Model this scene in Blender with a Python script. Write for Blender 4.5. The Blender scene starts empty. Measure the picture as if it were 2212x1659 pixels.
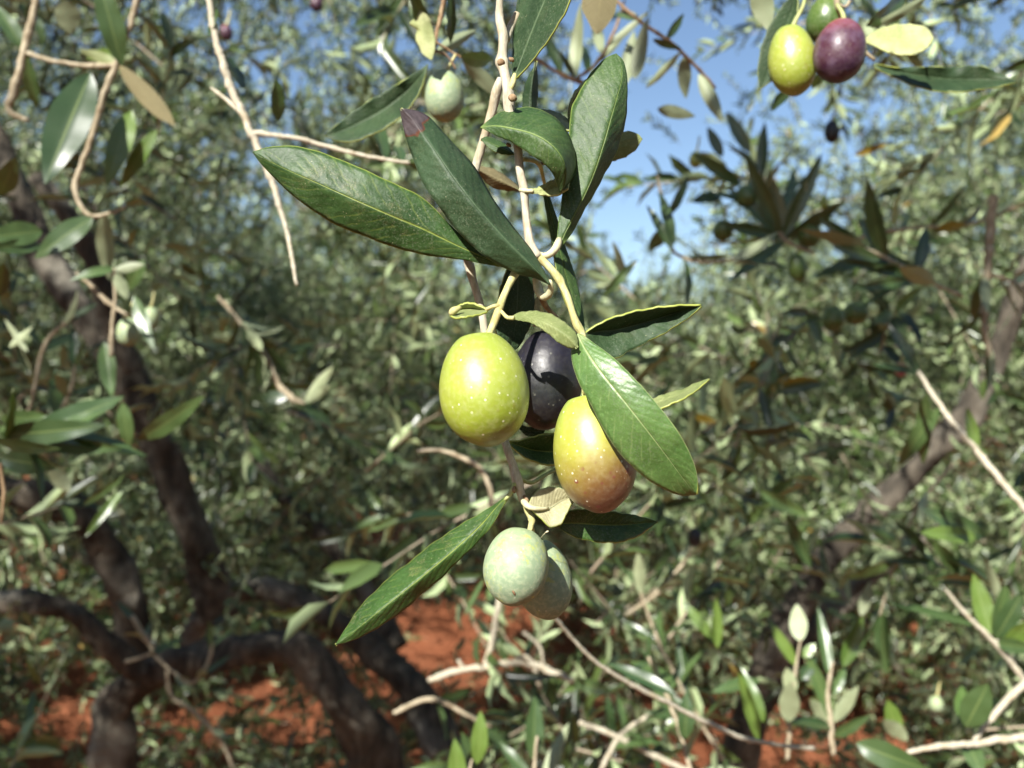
import bpy, math, random
import numpy as np
from mathutils import Vector, Matrix

# ---------------------------------------------------------------- camera, sky, sun, exposure
S = bpy.context.scene
COL = S.collection
HFOV = math.radians(60.0)
F = 1106.0 / math.tan(HFOV / 2)          # focal length in units of a 2212-wide frame
CAMH = 1.35
cam_d = bpy.data.cameras.new("camera")
cam = bpy.data.objects.new("camera", cam_d)
COL.objects.link(cam)
cam.location = (0, 0, CAMH)
cam.rotation_euler = (math.radians(90), 0, 0)
cam_d.sensor_width = 36
cam_d.lens = 18 / math.tan(HFOV / 2)
cam_d.clip_start = 0.01
cam_d.clip_end = 1500
cam_d.dof.use_dof = True
cam_d.dof.focus_distance = 0.178
cam_d.dof.aperture_fstop = cam_d.lens / 1.5
S.camera = cam
SUN_EL = math.radians(37)
SUN_LEFT = math.radians(24)              # how far left of straight behind the camera
to_sun = Vector((-math.sin(SUN_LEFT) * math.cos(SUN_EL), -math.cos(SUN_LEFT) * math.cos(SUN_EL), math.sin(SUN_EL)))
w = bpy.data.worlds.new("World"); S.world = w; w.use_nodes = True
nt = w.node_tree
bg = nt.nodes['Background']
sky = nt.nodes.new('ShaderNodeTexSky'); sky.sky_type = 'NISHITA'; sky.sun_disc = False
sky.sun_elevation = SUN_EL
sky.sun_rotation = math.atan2(to_sun.x, to_sun.y)
sky.air_density = 1.0; sky.dust_density = 0.5; sky.ozone_density = 2.2
nt.links.new(sky.outputs[0], bg.inputs[0]); bg.inputs[1].default_value = 0.074
sd = bpy.data.lights.new("sun", 'SUN'); sd.energy = 5.0; sd.angle = math.radians(0.53); sd.color = (1.0, 0.965, 0.90)
so = bpy.data.objects.new("sun", sd); COL.objects.link(so)
so.rotation_euler = to_sun.to_track_quat('Z', 'Y').to_euler()
so.location = to_sun * 30
S.view_settings.view_transform = 'Standard'; S.view_settings.look = 'None'
S.view_settings.gamma = 1; S.view_settings.exposure = 1.06
S.render.engine = 'CYCLES'

rnd = random.Random(11)

# ---------------------------------------------------------------- helpers
def P(x, y, D):
    """point seen at (x, y) of a 2212 x 1659 frame, D metres in front of the camera"""
    return Vector(((x - 1106) / F * D, D, CAMH + (829.5 - y) / F * D))

def link(o, parent=None):
    COL.objects.link(o)
    if parent is not None: o.parent = parent
    return o

def tag(o, label, cat, group=None, kind=None):
    o['label'] = label
    if cat: o['category'] = cat
    if group: o['group'] = group
    if kind: o['kind'] = kind
    return o

def thing(name, loc, label, cat, group=None):
    o = bpy.data.objects.new(name, None); o.empty_display_size = 0.01
    o.location = loc
    link(o); return tag(o, label, cat, group)

def root_loc(o):
    while o.parent is not None: o = o.parent
    return o.location

def mesh_obj(name, verts, faces, mats, parent=None, uvs=None, smooth=True, loc=None):
    """verts in world space; stored relative to the top-level object's location"""
    base = Vector(root_loc(parent)) if parent is not None else (Vector(loc) if loc is not None else Vector((0, 0, 0)))
    me = bpy.data.meshes.new(name)
    me.from_pydata([tuple(Vector(v) - base) for v in verts], [], faces)
    for m in mats: me.materials.append(m)
    if smooth: me.polygons.foreach_set('use_smooth', [True] * len(me.polygons))
    if uvs is not None:
        lay = me.uv_layers.new(name='UVMap')
        for lp in me.loops: lay.data[lp.index].uv = uvs[lp.vertex_index]
    o = bpy.data.objects.new(name, me)
    if parent is None: o.location = base
    return link(o, parent)

def crom(pts, n):
    """Catmull-Rom resample of a list of equal-length tuples, n samples, chord-length parameter"""
    a = np.array(pts, float)
    if len(a) == 2:
        t = np.linspace(0, 1, n)[:, None]; return a[0] * (1 - t) + a[1] * t
    d = np.linalg.norm(np.diff(a[:, :2], axis=0), axis=1) + 1e-9
    s = np.concatenate([[0], np.cumsum(d)]); s /= s[-1]
    m = np.zeros_like(a)
    for i in range(len(a)):
        if i == 0: m[i] = (a[1] - a[0]) / (s[1] - s[0])
        elif i == len(a) - 1: m[i] = (a[-1] - a[-2]) / (s[-1] - s[-2])
        else:
            m[i] = 0.5 * ((a[i + 1] - a[i]) / (s[i + 1] - s[i]) + (a[i] - a[i - 1]) / (s[i] - s[i - 1]))
    out = []
    for t in np.linspace(0, 1, n):
        k = min(np.searchsorted(s, t, side='right') - 1, len(a) - 2); h = s[k + 1] - s[k]; u = (t - s[k]) / h
        out.append((2*u**3 - 3*u**2 + 1) * a[k] + (u**3 - 2*u**2 + u) * h * m[k] + (-2*u**3 + 3*u**2) * a[k + 1] + (u**3 - u**2) * h * m[k + 1])
    return np.array(out)

def tube_geo(path, rad, sides=10, rough=0.0, seed=1):
    """path: world points, rad: radii in metres"""
    r = random.Random(seed)
    V, Fc = [], []
    n = len(path); up = None
    ph = [r.uniform(0, 6.28) for _ in range(4)]
    for i in range(n):
        t = (Vector(path[min(i + 1, n - 1)]) - Vector(path[max(i - 1, 0)])).normalized()
        if up is None:
            up = t.orthogonal().normalized()
        up = (up - t * up.dot(t)).normalized(); sdv = t.cross(up)
        for k in range(sides):
            a = 2 * math.pi * k / sides
            q = rad[i] * (1 + rough * (0.5 * math.sin(2 * a + ph[0] + i * .21) + 0.4 * math.sin(3 * a + ph[1] - i * .37) + r.uniform(-.35, .35)))
            V.append(Vector(path[i]) + (up * math.cos(a) + sdv * math.sin(a)) * q)
    for i in range(n - 1):
        for k in range(sides):
            k2 = (k + 1) % sides
            Fc.append((i * sides + k, i * sides + k2, (i + 1) * sides + k2, (i + 1) * sides + k))
    Fc.append(tuple(range(sides - 1, -1, -1))); Fc.append(tuple((n - 1) * sides + k for k in range(sides)))
    return V, Fc

def px_path(pts, n=None):
    """pts (x, y, D, r_px) -> world path and radii"""
    n = n or max(8, int(sum(math.hypot(pts[i+1][0]-pts[i][0], pts[i+1][1]-pts[i][1]) for i in range(len(pts)-1)) / 7))
    c = crom(pts, min(n, 130))
    return [P(q[0], q[1], q[2]) for q in c], [abs(q[3]) / F * q[2] for q in c]

def twig(name, pts, mat, parent=None, sides=10, rough=0.06, seed=1, loc=None, n=None):
    path, rad = px_path(pts, n)
    V, Fc = tube_geo(path, rad, sides, rough, seed)
    return mesh_obj(name, V, Fc, [mat], parent, loc=loc)

def stems(name, lists, mat, parent, sides=10, rough=0.06, seed=1):
    V, Fc = [], []
    for j, pts in enumerate(lists):
        path, rad = px_path(pts)
        if rough > .1:
            rj = random.Random(seed * 7 + j); nn = len(path); k = 0
            off = Vector((0, 0, 0))
            for i in range(1, nn - 1):
                off = off * .6 + Vector((rj.gauss(0, 1), rj.gauss(0, 1), rj.gauss(0, 1))) * rad[i] * .11
                path[i] = path[i] + off
            k = rj.randint(2, 4)
            while k < nn - 1:
                rad[k] *= rj.uniform(1.12, 1.35); k += rj.randint(5, 10)
        v, f = tube_geo(path, rad, sides, rough, seed + j)
        o = len(V); V += v; Fc += [tuple(i + o for i in q) for q in f]
    return mesh_obj(name, V, Fc, [mat], parent)

# ---------------------------------------------------------------- materials
def new_mat(name):
    m = bpy.data.materials.new(name); m.use_nodes = True
    t = m.node_tree; t.nodes.clear()
    out = t.nodes.new('ShaderNodeOutputMaterial'); b = t.nodes.new('ShaderNodeBsdfPrincipled')
    t.links.new(b.outputs[0], out.inputs[0])
    return m, t, b, out

def N(t, kind, **kw):
    n = t.nodes.new(kind)
    for k, v in kw.items():
        if isinstance(k, str) and hasattr(n, k): setattr(n, k, v)
        else: n.inputs[k].default_value = v
    return n

def mathn(t, op, a, b=None, c=None, clamp=False):
    n = t.nodes.new('ShaderNodeMath'); n.operation = op; n.use_clamp = clamp
    for i, v in enumerate((a, b, c)):
        if v is None: continue
        if isinstance(v, (int, float)): n.inputs[i].default_value = v
        else: t.links.new(v, n.inputs[i])
    return n.outputs[0]

def mix(t, fac, a, b, blend='MIX'):
    n = t.nodes.new('ShaderNodeMix'); n.data_type = 'RGBA'; n.blend_type = blend; n.clamp_factor = True
    for i, v in ((0, fac), (6, a), (7, b)):
        if isinstance(v, tuple): n.inputs[i].default_value = v if len(v) == 4 else v + (1,)
        elif isinstance(v, (int, float)): n.inputs[i].default_value = v
        else: t.links.new(v, n.inputs[i])
    return n.outputs[2]

def step(t, v, lo, hi):
    n = t.nodes.new('ShaderNodeMapRange'); n.interpolation_type = 'SMOOTHSTEP'
    t.links.new(v, n.inputs[0]); n.inputs[1].default_value = lo; n.inputs[2].default_value = hi
    return n.outputs[0]

def noise(t, vec, scale, detail=3, rough=0.55, dist=0.0):
    n = t.nodes.new('ShaderNodeTexNoise'); n.inputs['Scale'].default_value = scale
    n.inputs['Detail'].default_value = detail; n.inputs['Roughness'].default_value = rough
    n.inputs['Distortion'].default_value = dist
    if vec is not None: t.links.new(vec, n.inputs['Vector'])
    return n.outputs['Fac']

def bump(t, h, strength, dist, b, prev=None):
    n = t.nodes.new('ShaderNodeBump'); n.inputs['Strength'].default_value = strength; n.inputs['Distance'].default_value = dist
    t.links.new(h, n.inputs['Height'])
    if prev is not None: t.links.new(prev, n.inputs['Normal'])
    if b is not None: t.links.new(n.outputs[0], b.inputs['Normal'])
    return n.outputs[0]

def leaf_mat(name, c1, c2, rib, under=False, rough=0.42, scratch=0.5, deadtip=0.0, transl=0.12, spec=0.5, deadside=0.0, speck=1.0):
    """close-up leaf: UV u runs across (0.5 = midrib), v from base to tip"""
    m, t, b, out = new_mat(name)
    tc = t.nodes.new('ShaderNodeTexCoord'); sep = t.nodes.new('ShaderNodeSeparateXYZ'); t.links.new(tc.outputs['UV'], sep.inputs[0])
    u, v = sep.outputs[0], sep.outputs[1]
    obj = tc.outputs['Object']
    au = mathn(t, 'ABSOLUTE', mathn(t, 'SUBTRACT', u, 0.5))
    n1 = noise(t, obj, 110, 4, 0.6)
    col = mix(t, step(t, n1, 0.35, 0.68), c1, c2)
    n2 = noise(t, obj, 1500, 3, 0.7)
    col = mix(t, mathn(t, 'MULTIPLY', step(t, n2, 0.5, 0.72), 0.32), col, tuple(min(1, c * 1.9 + .01) for c in c2))
    dst = mathn(t, 'MULTIPLY', step(t, noise(t, obj, 2600, 2, 0.6), 0.50, 0.66), mathn(t, 'ADD', 0.10, mathn(t, 'MULTIPLY', step(t, noise(t, obj, 70, 3, 0.6), 0.4, 0.65), 0.30)))
    if not under: col = mix(t, dst, col, (0.17, 0.20, 0.13))
    # side veins: slanted soft lines
    wv = mathn(t, 'SINE', mathn(t, 'ADD', mathn(t, 'MULTIPLY', mathn(t, 'SUBTRACT', v, mathn(t, 'MULTIPLY', au, 0.34)), 95.0), mathn(t, 'MULTIPLY', n1, 9.0)))
    vein = mathn(t, 'MULTIPLY', step(t, wv, 0.75, 1.0), mathn(t, 'MULTIPLY', step(t, noise(t, obj, 260, 2), 0.42, 0.6), 0.16))
    col = mix(t, vein, col, rib)
    # midrib, thinner towards the tip
    wid = mathn(t, 'ADD', 0.012, mathn(t, 'MULTIPLY', mathn(t, 'POWER', mathn(t, 'SUBTRACT', 1.0, v), 3.0), 0.05))
    ribf = mathn(t, 'SUBTRACT', 1.0, mathn(t, 'DIVIDE', au, wid), clamp=True)
    ribf = mathn(t, 'MULTIPLY', ribf, mathn(t, 'ADD', 0.55, mathn(t, 'MULTIPLY', noise(t, obj, 420, 2), 0.5)))
    col = mix(t, ribf, col, rib)
    # yellow margin
    col = mix(t, mathn(t, 'MULTIPLY', step(t, au, 0.475, 0.5), 0.75), col, tuple(c for c in rib))
    # base turning yellow into the petiole
    col = mix(t, mathn(t, 'MULTIPLY', step(t, mathn(t, 'SUBTRACT', 1.0, v), 0.93, 1.0), 0.7), col, rib)
    # scratches, scabs, dust
    if scratch > 0:
        mp = t.nodes.new('ShaderNodeMapping'); t.links.new(tc.outputs['UV'], mp.inputs[0]); mp.inputs['Scale'].default_value = (7, 26, 1)
        ns = noise(t, mp.outputs[0], 3.1, 5, 0.72, 1.4)
        line = mathn(t, 'SUBTRACT', 1.0, mathn(t, 'MULTIPLY', mathn(t, 'ABSOLUTE', mathn(t, 'SUBTRACT', ns, 0.5)), 60.0), clamp=True)
        msk = step(t, noise(t, obj, 190, 3, 0.6), 0.54, 0.64)
        col = mix(t, mathn(t, 'MULTIPLY', mathn(t, 'MULTIPLY', line, msk), scratch), col, (0.36, 0.29, 0.14))
        vo = t.nodes.new('ShaderNodeTexVoronoi'); t.links.new(obj, vo.inputs['Vector']); vo.inputs['Scale'].default_value = 900
        dust = mathn(t, 'MULTIPLY', step(t, mathn(t, 'SUBTRACT', 1.0, vo.outputs['Distance']), 0.86, 0.93), step(t, noise(t, obj, 240, 3), 0.45, 0.6))
        col = mix(t, mathn(t, 'MULTIPLY', dust, 0.5 * speck), col, (0.42, 0.40, 0.24))
    if deadside > 0:
        f = mathn(t, 'MULTIPLY', step(t, mathn(t, 'ADD', u, mathn(t, 'MULTIPLY', noise(t, obj, 300, 3), 0.25)), 1.04, 1.12), step(t, v, 0.45, 0.8))
        col = mix(t, mathn(t, 'MULTIPLY', f, deadside), col, (0.17, 0.13, 0.06))
    if deadtip > 0:
        vv = mathn(t, 'ADD', v, mathn(t, 'MULTIPLY', mathn(t, 'SUBTRACT', n1, 0.5), 0.16))
        col = mix(t, step(t, vv, deadtip - 0.004, deadtip + 0.002), col, (0.10, 0.035, 0.018))
        col = mix(t, step(t, vv, deadtip + 0.001, deadtip + 0.012), col, mix(t, noise(t, obj, 500, 4), (0.028, 0.020, 0.022), (0.10, 0.078, 0.082)))
    t.links.new(col, b.inputs['Base Color'])
    rn = mathn(t, 'ADD', rough - 0.1, mathn(t, 'MULTIPLY', n2, 0.22)); t.links.new(rn, b.inputs['Roughness'])
    b.inputs['Specular IOR Level'].default_value = spec
    h = mathn(t, 'ADD', n2, mathn(t, 'MULTIPLY', noise(t, obj, 3400, 2), 0.6))
    pv = bump(t, h, 0.55 if not under else 0.3, 0.00010, None)
    pv = bump(t, n1, 0.5, 0.0012, None, pv)
    bump(t, mathn(t, 'ADD', mathn(t, 'MULTIPLY', ribf, 1.0), mathn(t, 'MULTIPLY', wv, 0.10)), 0.6, 0.00025 if under else -0.00025, b, pv)
    if transl > 0:
        tr = t.nodes.new('ShaderNodeBsdfTranslucent'); t.links.new(mix(t, 0.5, col, (0.25, 0.42, 0.02)), tr.inputs[0])
        ms = t.nodes.new('ShaderNodeMixShader'); ms.inputs[0].default_value = transl
        t.links.new(b.outputs[0], ms.inputs[1]); t.links.new(tr.outputs[0], ms.inputs[2]); t.links.new(ms.outputs[0], out.inputs[0])
    return m

RIBY = (0.30, 0.36, 0.07)
M_UP = leaf_mat('leaf_upper_green', (0.020, 0.052, 0.011), (0.040, 0.088, 0.022), RIBY, scratch=0.7, spec=.35, rough=.48)
M_UPD = leaf_mat('leaf_upper_dark', (0.016, 0.036, 0.012), (0.030, 0.060, 0.022), (0.10, 0.15, 0.07), scratch=0.2, rough=0.55, spec=.3)
M_UPDEAD = leaf_mat('leaf_upper_dead_tip', (0.024, 0.050, 0.020), (0.040, 0.078, 0.034), (0.09, 0.14, 0.07), scratch=0.15, rough=0.55, deadtip=0.865, spec=.35)
M_UPL = leaf_mat('leaf_upper_sunlit', (0.055, 0.125, 0.026), (0.095, 0.18, 0.045), (0.36, 0.43, 0.18), scratch=0.15, rough=0.40, spec=.6, speck=.3)  # lighter copy of the leaf green, glancing sun put into its colour
M_UPM = leaf_mat('leaf_upper_mid', (0.028, 0.066, 0.015), (0.054, 0.102, 0.027), (0.22, 0.30, 0.07), scratch=0.25, rough=0.50, spec=.35)
M_UPS = leaf_mat('leaf_upper_worn', (0.024, 0.058, 0.010), (0.044, 0.096, 0.020), RIBY, scratch=0.85, deadside=0.8, spec=.4)
M_UN = leaf_mat('leaf_underside', (0.20, 0.23, 0.12), (0.29, 0.31, 0.18), (0.36, 0.38, 0.20), under=True, rough=0.62, scratch=0.0, spec=0.25)
M_UNY = leaf_mat('leaf_underside_yellow', (0.31, 0.35, 0.14), (0.42, 0.44, 0.22), (0.48, 0.48, 0.22), under=True, rough=0.6, scratch=0.0, spec=0.25)
M_UNG = leaf_mat('leaf_underside_sage', (0.16, 0.20, 0.065), (0.24, 0.27, 0.11), (0.30, 0.34, 0.14), under=True, rough=0.6, scratch=0.0, spec=0.3)
M_UNB = leaf_mat('leaf_underside_tan', (0.33, 0.31, 0.17), (0.42, 0.40, 0.24), (0.20, 0.27, 0.14), under=True, rough=0.62, scratch=0.0, spec=0.25)
M_UNBR = leaf_mat('leaf_underside_brown', (0.13, 0.11, 0.055), (0.19, 0.16, 0.08), (0.25, 0.21, 0.1), under=True, rough=0.62, scratch=0.0, spec=0.25)
M_RIM, t_, b_, _ = new_mat('leaf_margin'); b_.inputs['Base Color'].default_value = (0.30, 0.34, 0.07, 1); b_.inputs['Roughness'].default_value = 0.45

def bark_mat(name, c1, c2, c3, scale=1.0, rough=0.75, bd=0.0003, spots=0.6):
    m, t, b, out = new_mat(name)
    tc = t.nodes.new('ShaderNodeTexCoord'); obj = tc.outputs['Object']
    mp = t.nodes.new('ShaderNodeMapping'); t.links.new(obj, mp.inputs[0]); mp.inputs['Scale'].default_value = (1, 1, 0.28)
    n1 = noise(t, mp.outputs[0], 900 * scale, 4, 0.65); n2 = noise(t, obj, 140 * scale, 3, 0.6)
    col = mix(t, step(t, n1, 0.35, 0.7), c1, c2)
    col = mix(t, mathn(t, 'MULTIPLY', step(t, n2, 0.52, 0.68), spots), col, c3)
    t.links.new(col, b.inputs['Base Color']); b.inputs['Roughness'].default_value = rough
    b.inputs['Specular IOR Level'].default_value = 0.3
    pv = bump(t, n1, 0.8, bd, None); bump(t, n2, 0.6, bd * 3, b, pv)
    return m
B_GREY = bark_mat('bark_pale_grey', (0.36, 0.32, 0.23), (0.55, 0.51, 0.40), (0.34, 0.26, 0.14), spots=.5)
B_YEL = bark_mat('bark_young_yellow', (0.42, 0.40, 0.16), (0.56, 0.52, 0.26), (0.34, 0.24, 0.08), spots=0.5, rough=0.55)
B_GRN = bark_mat('petiole_green', (0.30, 0.34, 0.12), (0.42, 0.44, 0.20), (0.36, 0.30, 0.12), spots=0.3, rough=0.5, bd=0.00012)
B_CRM = bark_mat('petiole_cream', (0.52, 0.49, 0.28), (0.64, 0.60, 0.40), (0.40, 0.36, 0.14), spots=0.3, rough=0.5, bd=0.0001)
B_MID = bark_mat('bark_twig_tan', (0.27, 0.22, 0.14), (0.47, 0.41, 0.29), (0.20, 0.14, 0.08), scale=0.4)
B_BRN = bark_mat('bark_node_brown', (0.20, 0.12, 0.06), (0.36, 0.26, 0.15), (0.10, 0.05, 0.03))
B_TREE = bark_mat('bark_tree', (0.034, 0.029, 0.022), (0.115, 0.097, 0.072), (0.26, 0.24, 0.19), scale=0.045, bd=0.012, rough=0.9)

def olive_mat(name, cols, dots=0.5, rough=0.33, bloom=0.0, bloomcol=(0.5, 0.55, 0.6), stain=0.0, spots=0.0, scar=0.0, coat=0.25, haze=0.12):
    """cols: list of (position from tip 0 to stalk 1, colour)"""
    m, t, b, out = new_mat(name)
    tc = t.nodes.new('ShaderNodeTexCoord'); sep = t.nodes.new('ShaderNodeSeparateXYZ'); t.links.new(tc.outputs['Generated'], sep.inputs[0])
    obj = tc.outputs['Object']
    n1 = noise(t, obj, 130, 3, 0.55); n3 = noise(t, obj, 900, 3, 0.6)
    g = mathn(t, 'ADD', mathn(t, 'ADD', sep.outputs[2], mathn(t, 'MULTIPLY', mathn(t, 'SUBTRACT', n1, 0.5), 0.32)), mathn(t, 'MULTIPLY', mathn(t, 'SUBTRACT', sep.outputs[0], 0.5), -0.22))
    cr = t.nodes.new('ShaderNodeValToRGB'); t.links.new(g, cr.inputs[0])
    e = cr.color_ramp.elements
    while len(e) < len(cols): e.new(0.5)
    for k, (p, c) in enumerate(cols): e[k].position = p; e[k].color = c + (1,)
    col = cr.outputs[0]
    col = mix(t, mathn(t, 'MULTIPLY', step(t, n3, 0.4, 0.7), haze), col, (0.62, 0.62, 0.40))
    if spots > 0:
        v2 = t.nodes.new('ShaderNodeTexVoronoi'); t.links.new(obj, v2.inputs['Vector']); v2.inputs['Scale'].default_value = 480
        f = mathn(t, 'MULTIPLY', step(t, mathn(t, 'SUBTRACT', 1.0, v2.outputs['Distance']), 0.66, 0.85), step(t, mathn(t, 'SUBTRACT', 1.0, g), 0.42, 0.75))
        f = mathn(t, 'MULTIPLY', f, step(t, noise(t, obj, 300, 3), 0.42, 0.62))
        col = mix(t, mathn(t, 'MULTIPLY', f, spots), col, (0.16, 0.02, 0.03))
    if stain > 0:
        f = mathn(t, 'MULTIPLY', step(t, noise(t, obj, 700, 5, 0.8), 0.53, 0.58), step(t, noise(t, obj, 150, 2), 0.46, 0.56))
        col = mix(t, mathn(t, 'MULTIPLY', f, stain), col, (0.44, 0.46, 0.08))
        mp = t.nodes.new('ShaderNodeMapping'); t.links.new(obj, mp.inputs[0]); mp.inputs['Scale'].default_value = (1, 1, 0.35); mp.inputs['Rotation'].default_value = (0.5, 0.9, 0.3)
        ns = noise(t, mp.outputs[0], 420, 4, 0.7, 1.0)
        ln = mathn(t, 'SUBTRACT', 1.0, mathn(t, 'MULTIPLY', mathn(t, 'ABSOLUTE', mathn(t, 'SUBTRACT', ns, 0.5)), 45.0), clamp=True)
        col = mix(t, mathn(t, 'MULTIPLY', mathn(t, 'MULTIPLY', ln, step(t, noise(t, obj, 170, 2), 0.5, 0.6)), stain * 0.9), col, (0.42, 0.46, 0.10))
    if bloom > 0:
        f = step(t, noise(t, obj, 260, 4, 0.7), 0.35, 0.75)
        col = mix(t, mathn(t, 'MULTIPLY', f, bloom), col, bloomcol)
    vo = t.nodes.new('ShaderNodeTexVoronoi'); t.links.new(obj, vo.inputs['Vector']); vo.inputs['Scale'].default_value = 780
    sepc = t.nodes.new('ShaderNodeSeparateColor'); t.links.new(vo.outputs['Color'], sepc.inputs[0])
    thr = mathn(t, 'ADD', 0.735, mathn(t, 'MULTIPLY', sepc.outputs[0], 0.15))
    dd = mathn(t, 'MULTIPLY', mathn(t, 'SUBTRACT', mathn(t, 'SUBTRACT', 1.0, vo.outputs['Distance']), thr), 9.0, clamp=True)
    dd = mathn(t, 'MULTIPLY', dd, step(t, sepc.outputs[1], 0.15, 0.95))
    col = mix(t, mathn(t, 'MULTIPLY', dd, dots), col, (0.80, 0.80, 0.62))
    t.links.new(col, b.inputs['Base Color'])
    t.links.new(mathn(t, 'ADD', rough - .05, mathn(t, 'MULTIPLY', n3, 0.14)), b.inputs['Roughness'])
    b.inputs['Coat Weight'].default_value = coat; b.inputs['Coat Roughness'].default_value = 0.42
    b.inputs['Subsurface Weight'].default_value = 0.05; b.inputs['Subsurface Scale'].default_value = 0.0015
    b.inputs['Subsurface Radius'].default_value = (1.0, 0.9, 0.3)
    pv = bump(t, n1, 0.5, 0.0009, None)
    bump(t, mathn(t, 'ADD', n3, mathn(t, 'MULTIPLY', dd, 0.5)), 0.35, 0.00010, b, pv)
    return m
O_GREEN = olive_mat('olive_yellow_green', [(0.02, (0.16, 0.19, 0.016)), (0.16, (0.23, 0.29, 0.022)), (0.6, (0.32, 0.37, 0.045)), (1.0, (0.27, 0.34, 0.04))], dots=0.9, spots=0.2, coat=.8, rough=.45)
O_TURN = olive_mat('olive_turning', [(0.06, (0.11, 0.040, 0.018)), (0.24, (0.165, 0.088, 0.022)), (0.44, (0.28, 0.235, 0.036)), (0.72, (0.37, 0.40, 0.045)), (1.0, (0.30, 0.38, 0.05))], dots=0.9, spots=1.0, coat=.9, rough=.45, haze=.08)
O_BLACK = olive_mat('olive_black', [(0.0, (0.010, 0.007, 0.010)), (0.35, (0.012, 0.014, 0.014)), (0.7, (0.012, 0.010, 0.014)), (1.0, (0.012, 0.009, 0.015))], dots=0.12, bloom=0.05, bloomcol=(0.09, 0.11, 0.20), rough=0.42, coat=0.05, haze=0.015)
O_PALE = olive_mat('olive_pale_bloom', [(0.05, (0.19, 0.26, 0.16)), (0.4, (0.24, 0.315, 0.19)), (0.8, (0.27, 0.35, 0.20)), (1.0, (0.25, 0.33, 0.16))], dots=0.35, stain=0.6, rough=0.55, coat=0.0, haze=.25)
O_PURPLE = olive_mat('olive_purple', [(0.05, (0.035, 0.012, 0.035)), (0.3, (0.055, 0.012, 0.026)), (0.65, (0.065, 0.018, 0.036)), (0.92, (0.20, 0.035, 0.035)), (1.0, (0.50, 0.16, 0.05))], dots=0.15, bloom=0.35, bloomcol=(0.22, 0.17, 0.25), rough=0.4, coat=0.1, haze=0.03)
O_DGREEN = olive_mat('olive_deep_green', [(0.0, (0.035, 0.07, 0.010)), (0.5, (0.055, 0.11, 0.014)), (1.0, (0.10, 0.15, 0.02))], dots=0.2)
O_PINK = olive_mat('olive_pink', [(0.0, (0.28, 0.05, 0.08)), (0.5, (0.40, 0.09, 0.12)), (1.0, (0.42, 0.30, 0.12))], dots=0.2)

def crowd_leaf_mat(name, dark, light, under, yel, tone_from='attr'):
    m, t, b, out = new_mat(name)
    if tone_from == 'attr':
        a = t.nodes.new('ShaderNodeAttribute'); a.attribute_name = 'tone'; tone = a.outputs['Fac']
    else:
        a = t.nodes.new('ShaderNodeObjectInfo'); tone = a.outputs['Random']
    geo = t.nodes.new('ShaderNodeNewGeometry')
    tc = t.nodes.new('ShaderNodeTexCoord')
    up = mix(t, tone, dark, light)
    up = mix(t, step(t, tone, 0.996, 0.998), up, yel)
    un = mix(t, tone, tuple(c * 0.75 for c in under), tuple(min(1, c * 1.25) for c in under))
    un = mix(t, step(t, tone, 0.996, 0.998), un, yel)
    if tone_from != 'attr':
        sep = t.nodes.new('ShaderNodeSeparateXYZ'); t.links.new(tc.outputs['UV'], sep.inputs[0])
        au = mathn(t, 'ABSOLUTE', mathn(t, 'SUBTRACT', sep.outputs[0], 0.5))
        rf = mathn(t, 'SUBTRACT', 1.0, mathn(t, 'DIVIDE', au, 0.035), clamp=True)
        up = mix(t, mathn(t, 'MULTIPLY', rf, 0.7), up, (0.22, 0.28, 0.09))
        up = mix(t, mathn(t, 'MULTIPLY', step(t, noise(t, tc.outputs['Object'], 160, 3), 0.45, 0.7), 0.35), up, light)
    col = mix(t, geo.outputs['Backfacing'], up, un)
    t.links.new(col, b.inputs['Base Color'])
    t.links.new(mathn(t, 'ADD', 0.36, mathn(t, 'MULTIPLY', geo.outputs['Backfacing'], 0.25)), b.inputs['Roughness'])
    b.inputs['Specular IOR Level'].default_value = 0.75
    tr = t.nodes.new('ShaderNodeBsdfTranslucent'); t.links.new(mix(t, 0.5, col, (0.20, 0.30, 0.02)), tr.inputs[0])
    ms = t.nodes.new('ShaderNodeMixShader'); ms.inputs[0].default_value = 0.08
    t.links.new(b.outputs[0], ms.inputs[1]); t.links.new(tr.outputs[0], ms.inputs[2]); t.links.new(ms.outputs[0], out.inputs[0])
    return m
C_LEAF = crowd_leaf_mat('crown_leaves', (0.012, 0.026, 0.008), (0.105, 0.162, 0.045), (0.32, 0.40, 0.20), (0.36, 0.25, 0.06))
C_LEAFN = crowd_leaf_mat('twig_leaves', (0.022, 0.050, 0.016), (0.070, 0.120, 0.036), (0.25, 0.29, 0.16), (0.10, 0.14, 0.04), 'obj')
C_LEAFG = crowd_leaf_mat('twig_leaves_fresh', (0.055, 0.105, 0.02), (0.12, 0.19, 0.035), (0.27, 0.31, 0.13), (0.15, 0.22, 0.03), 'obj')
C_LEAFY = crowd_leaf_mat('twig_leaves_yellow', (0.27, 0.17, 0.015), (0.36, 0.24, 0.02), (0.30, 0.20, 0.03), (0.6, 0.3, 0.03), 'obj')
C_TWIG, t_, b_, _ = new_mat('crown_twigs'); b_.inputs['Base Color'].default_value = (0.33, 0.27, 0.19, 1); b_.inputs['Roughness'].default_value = 0.8

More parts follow.
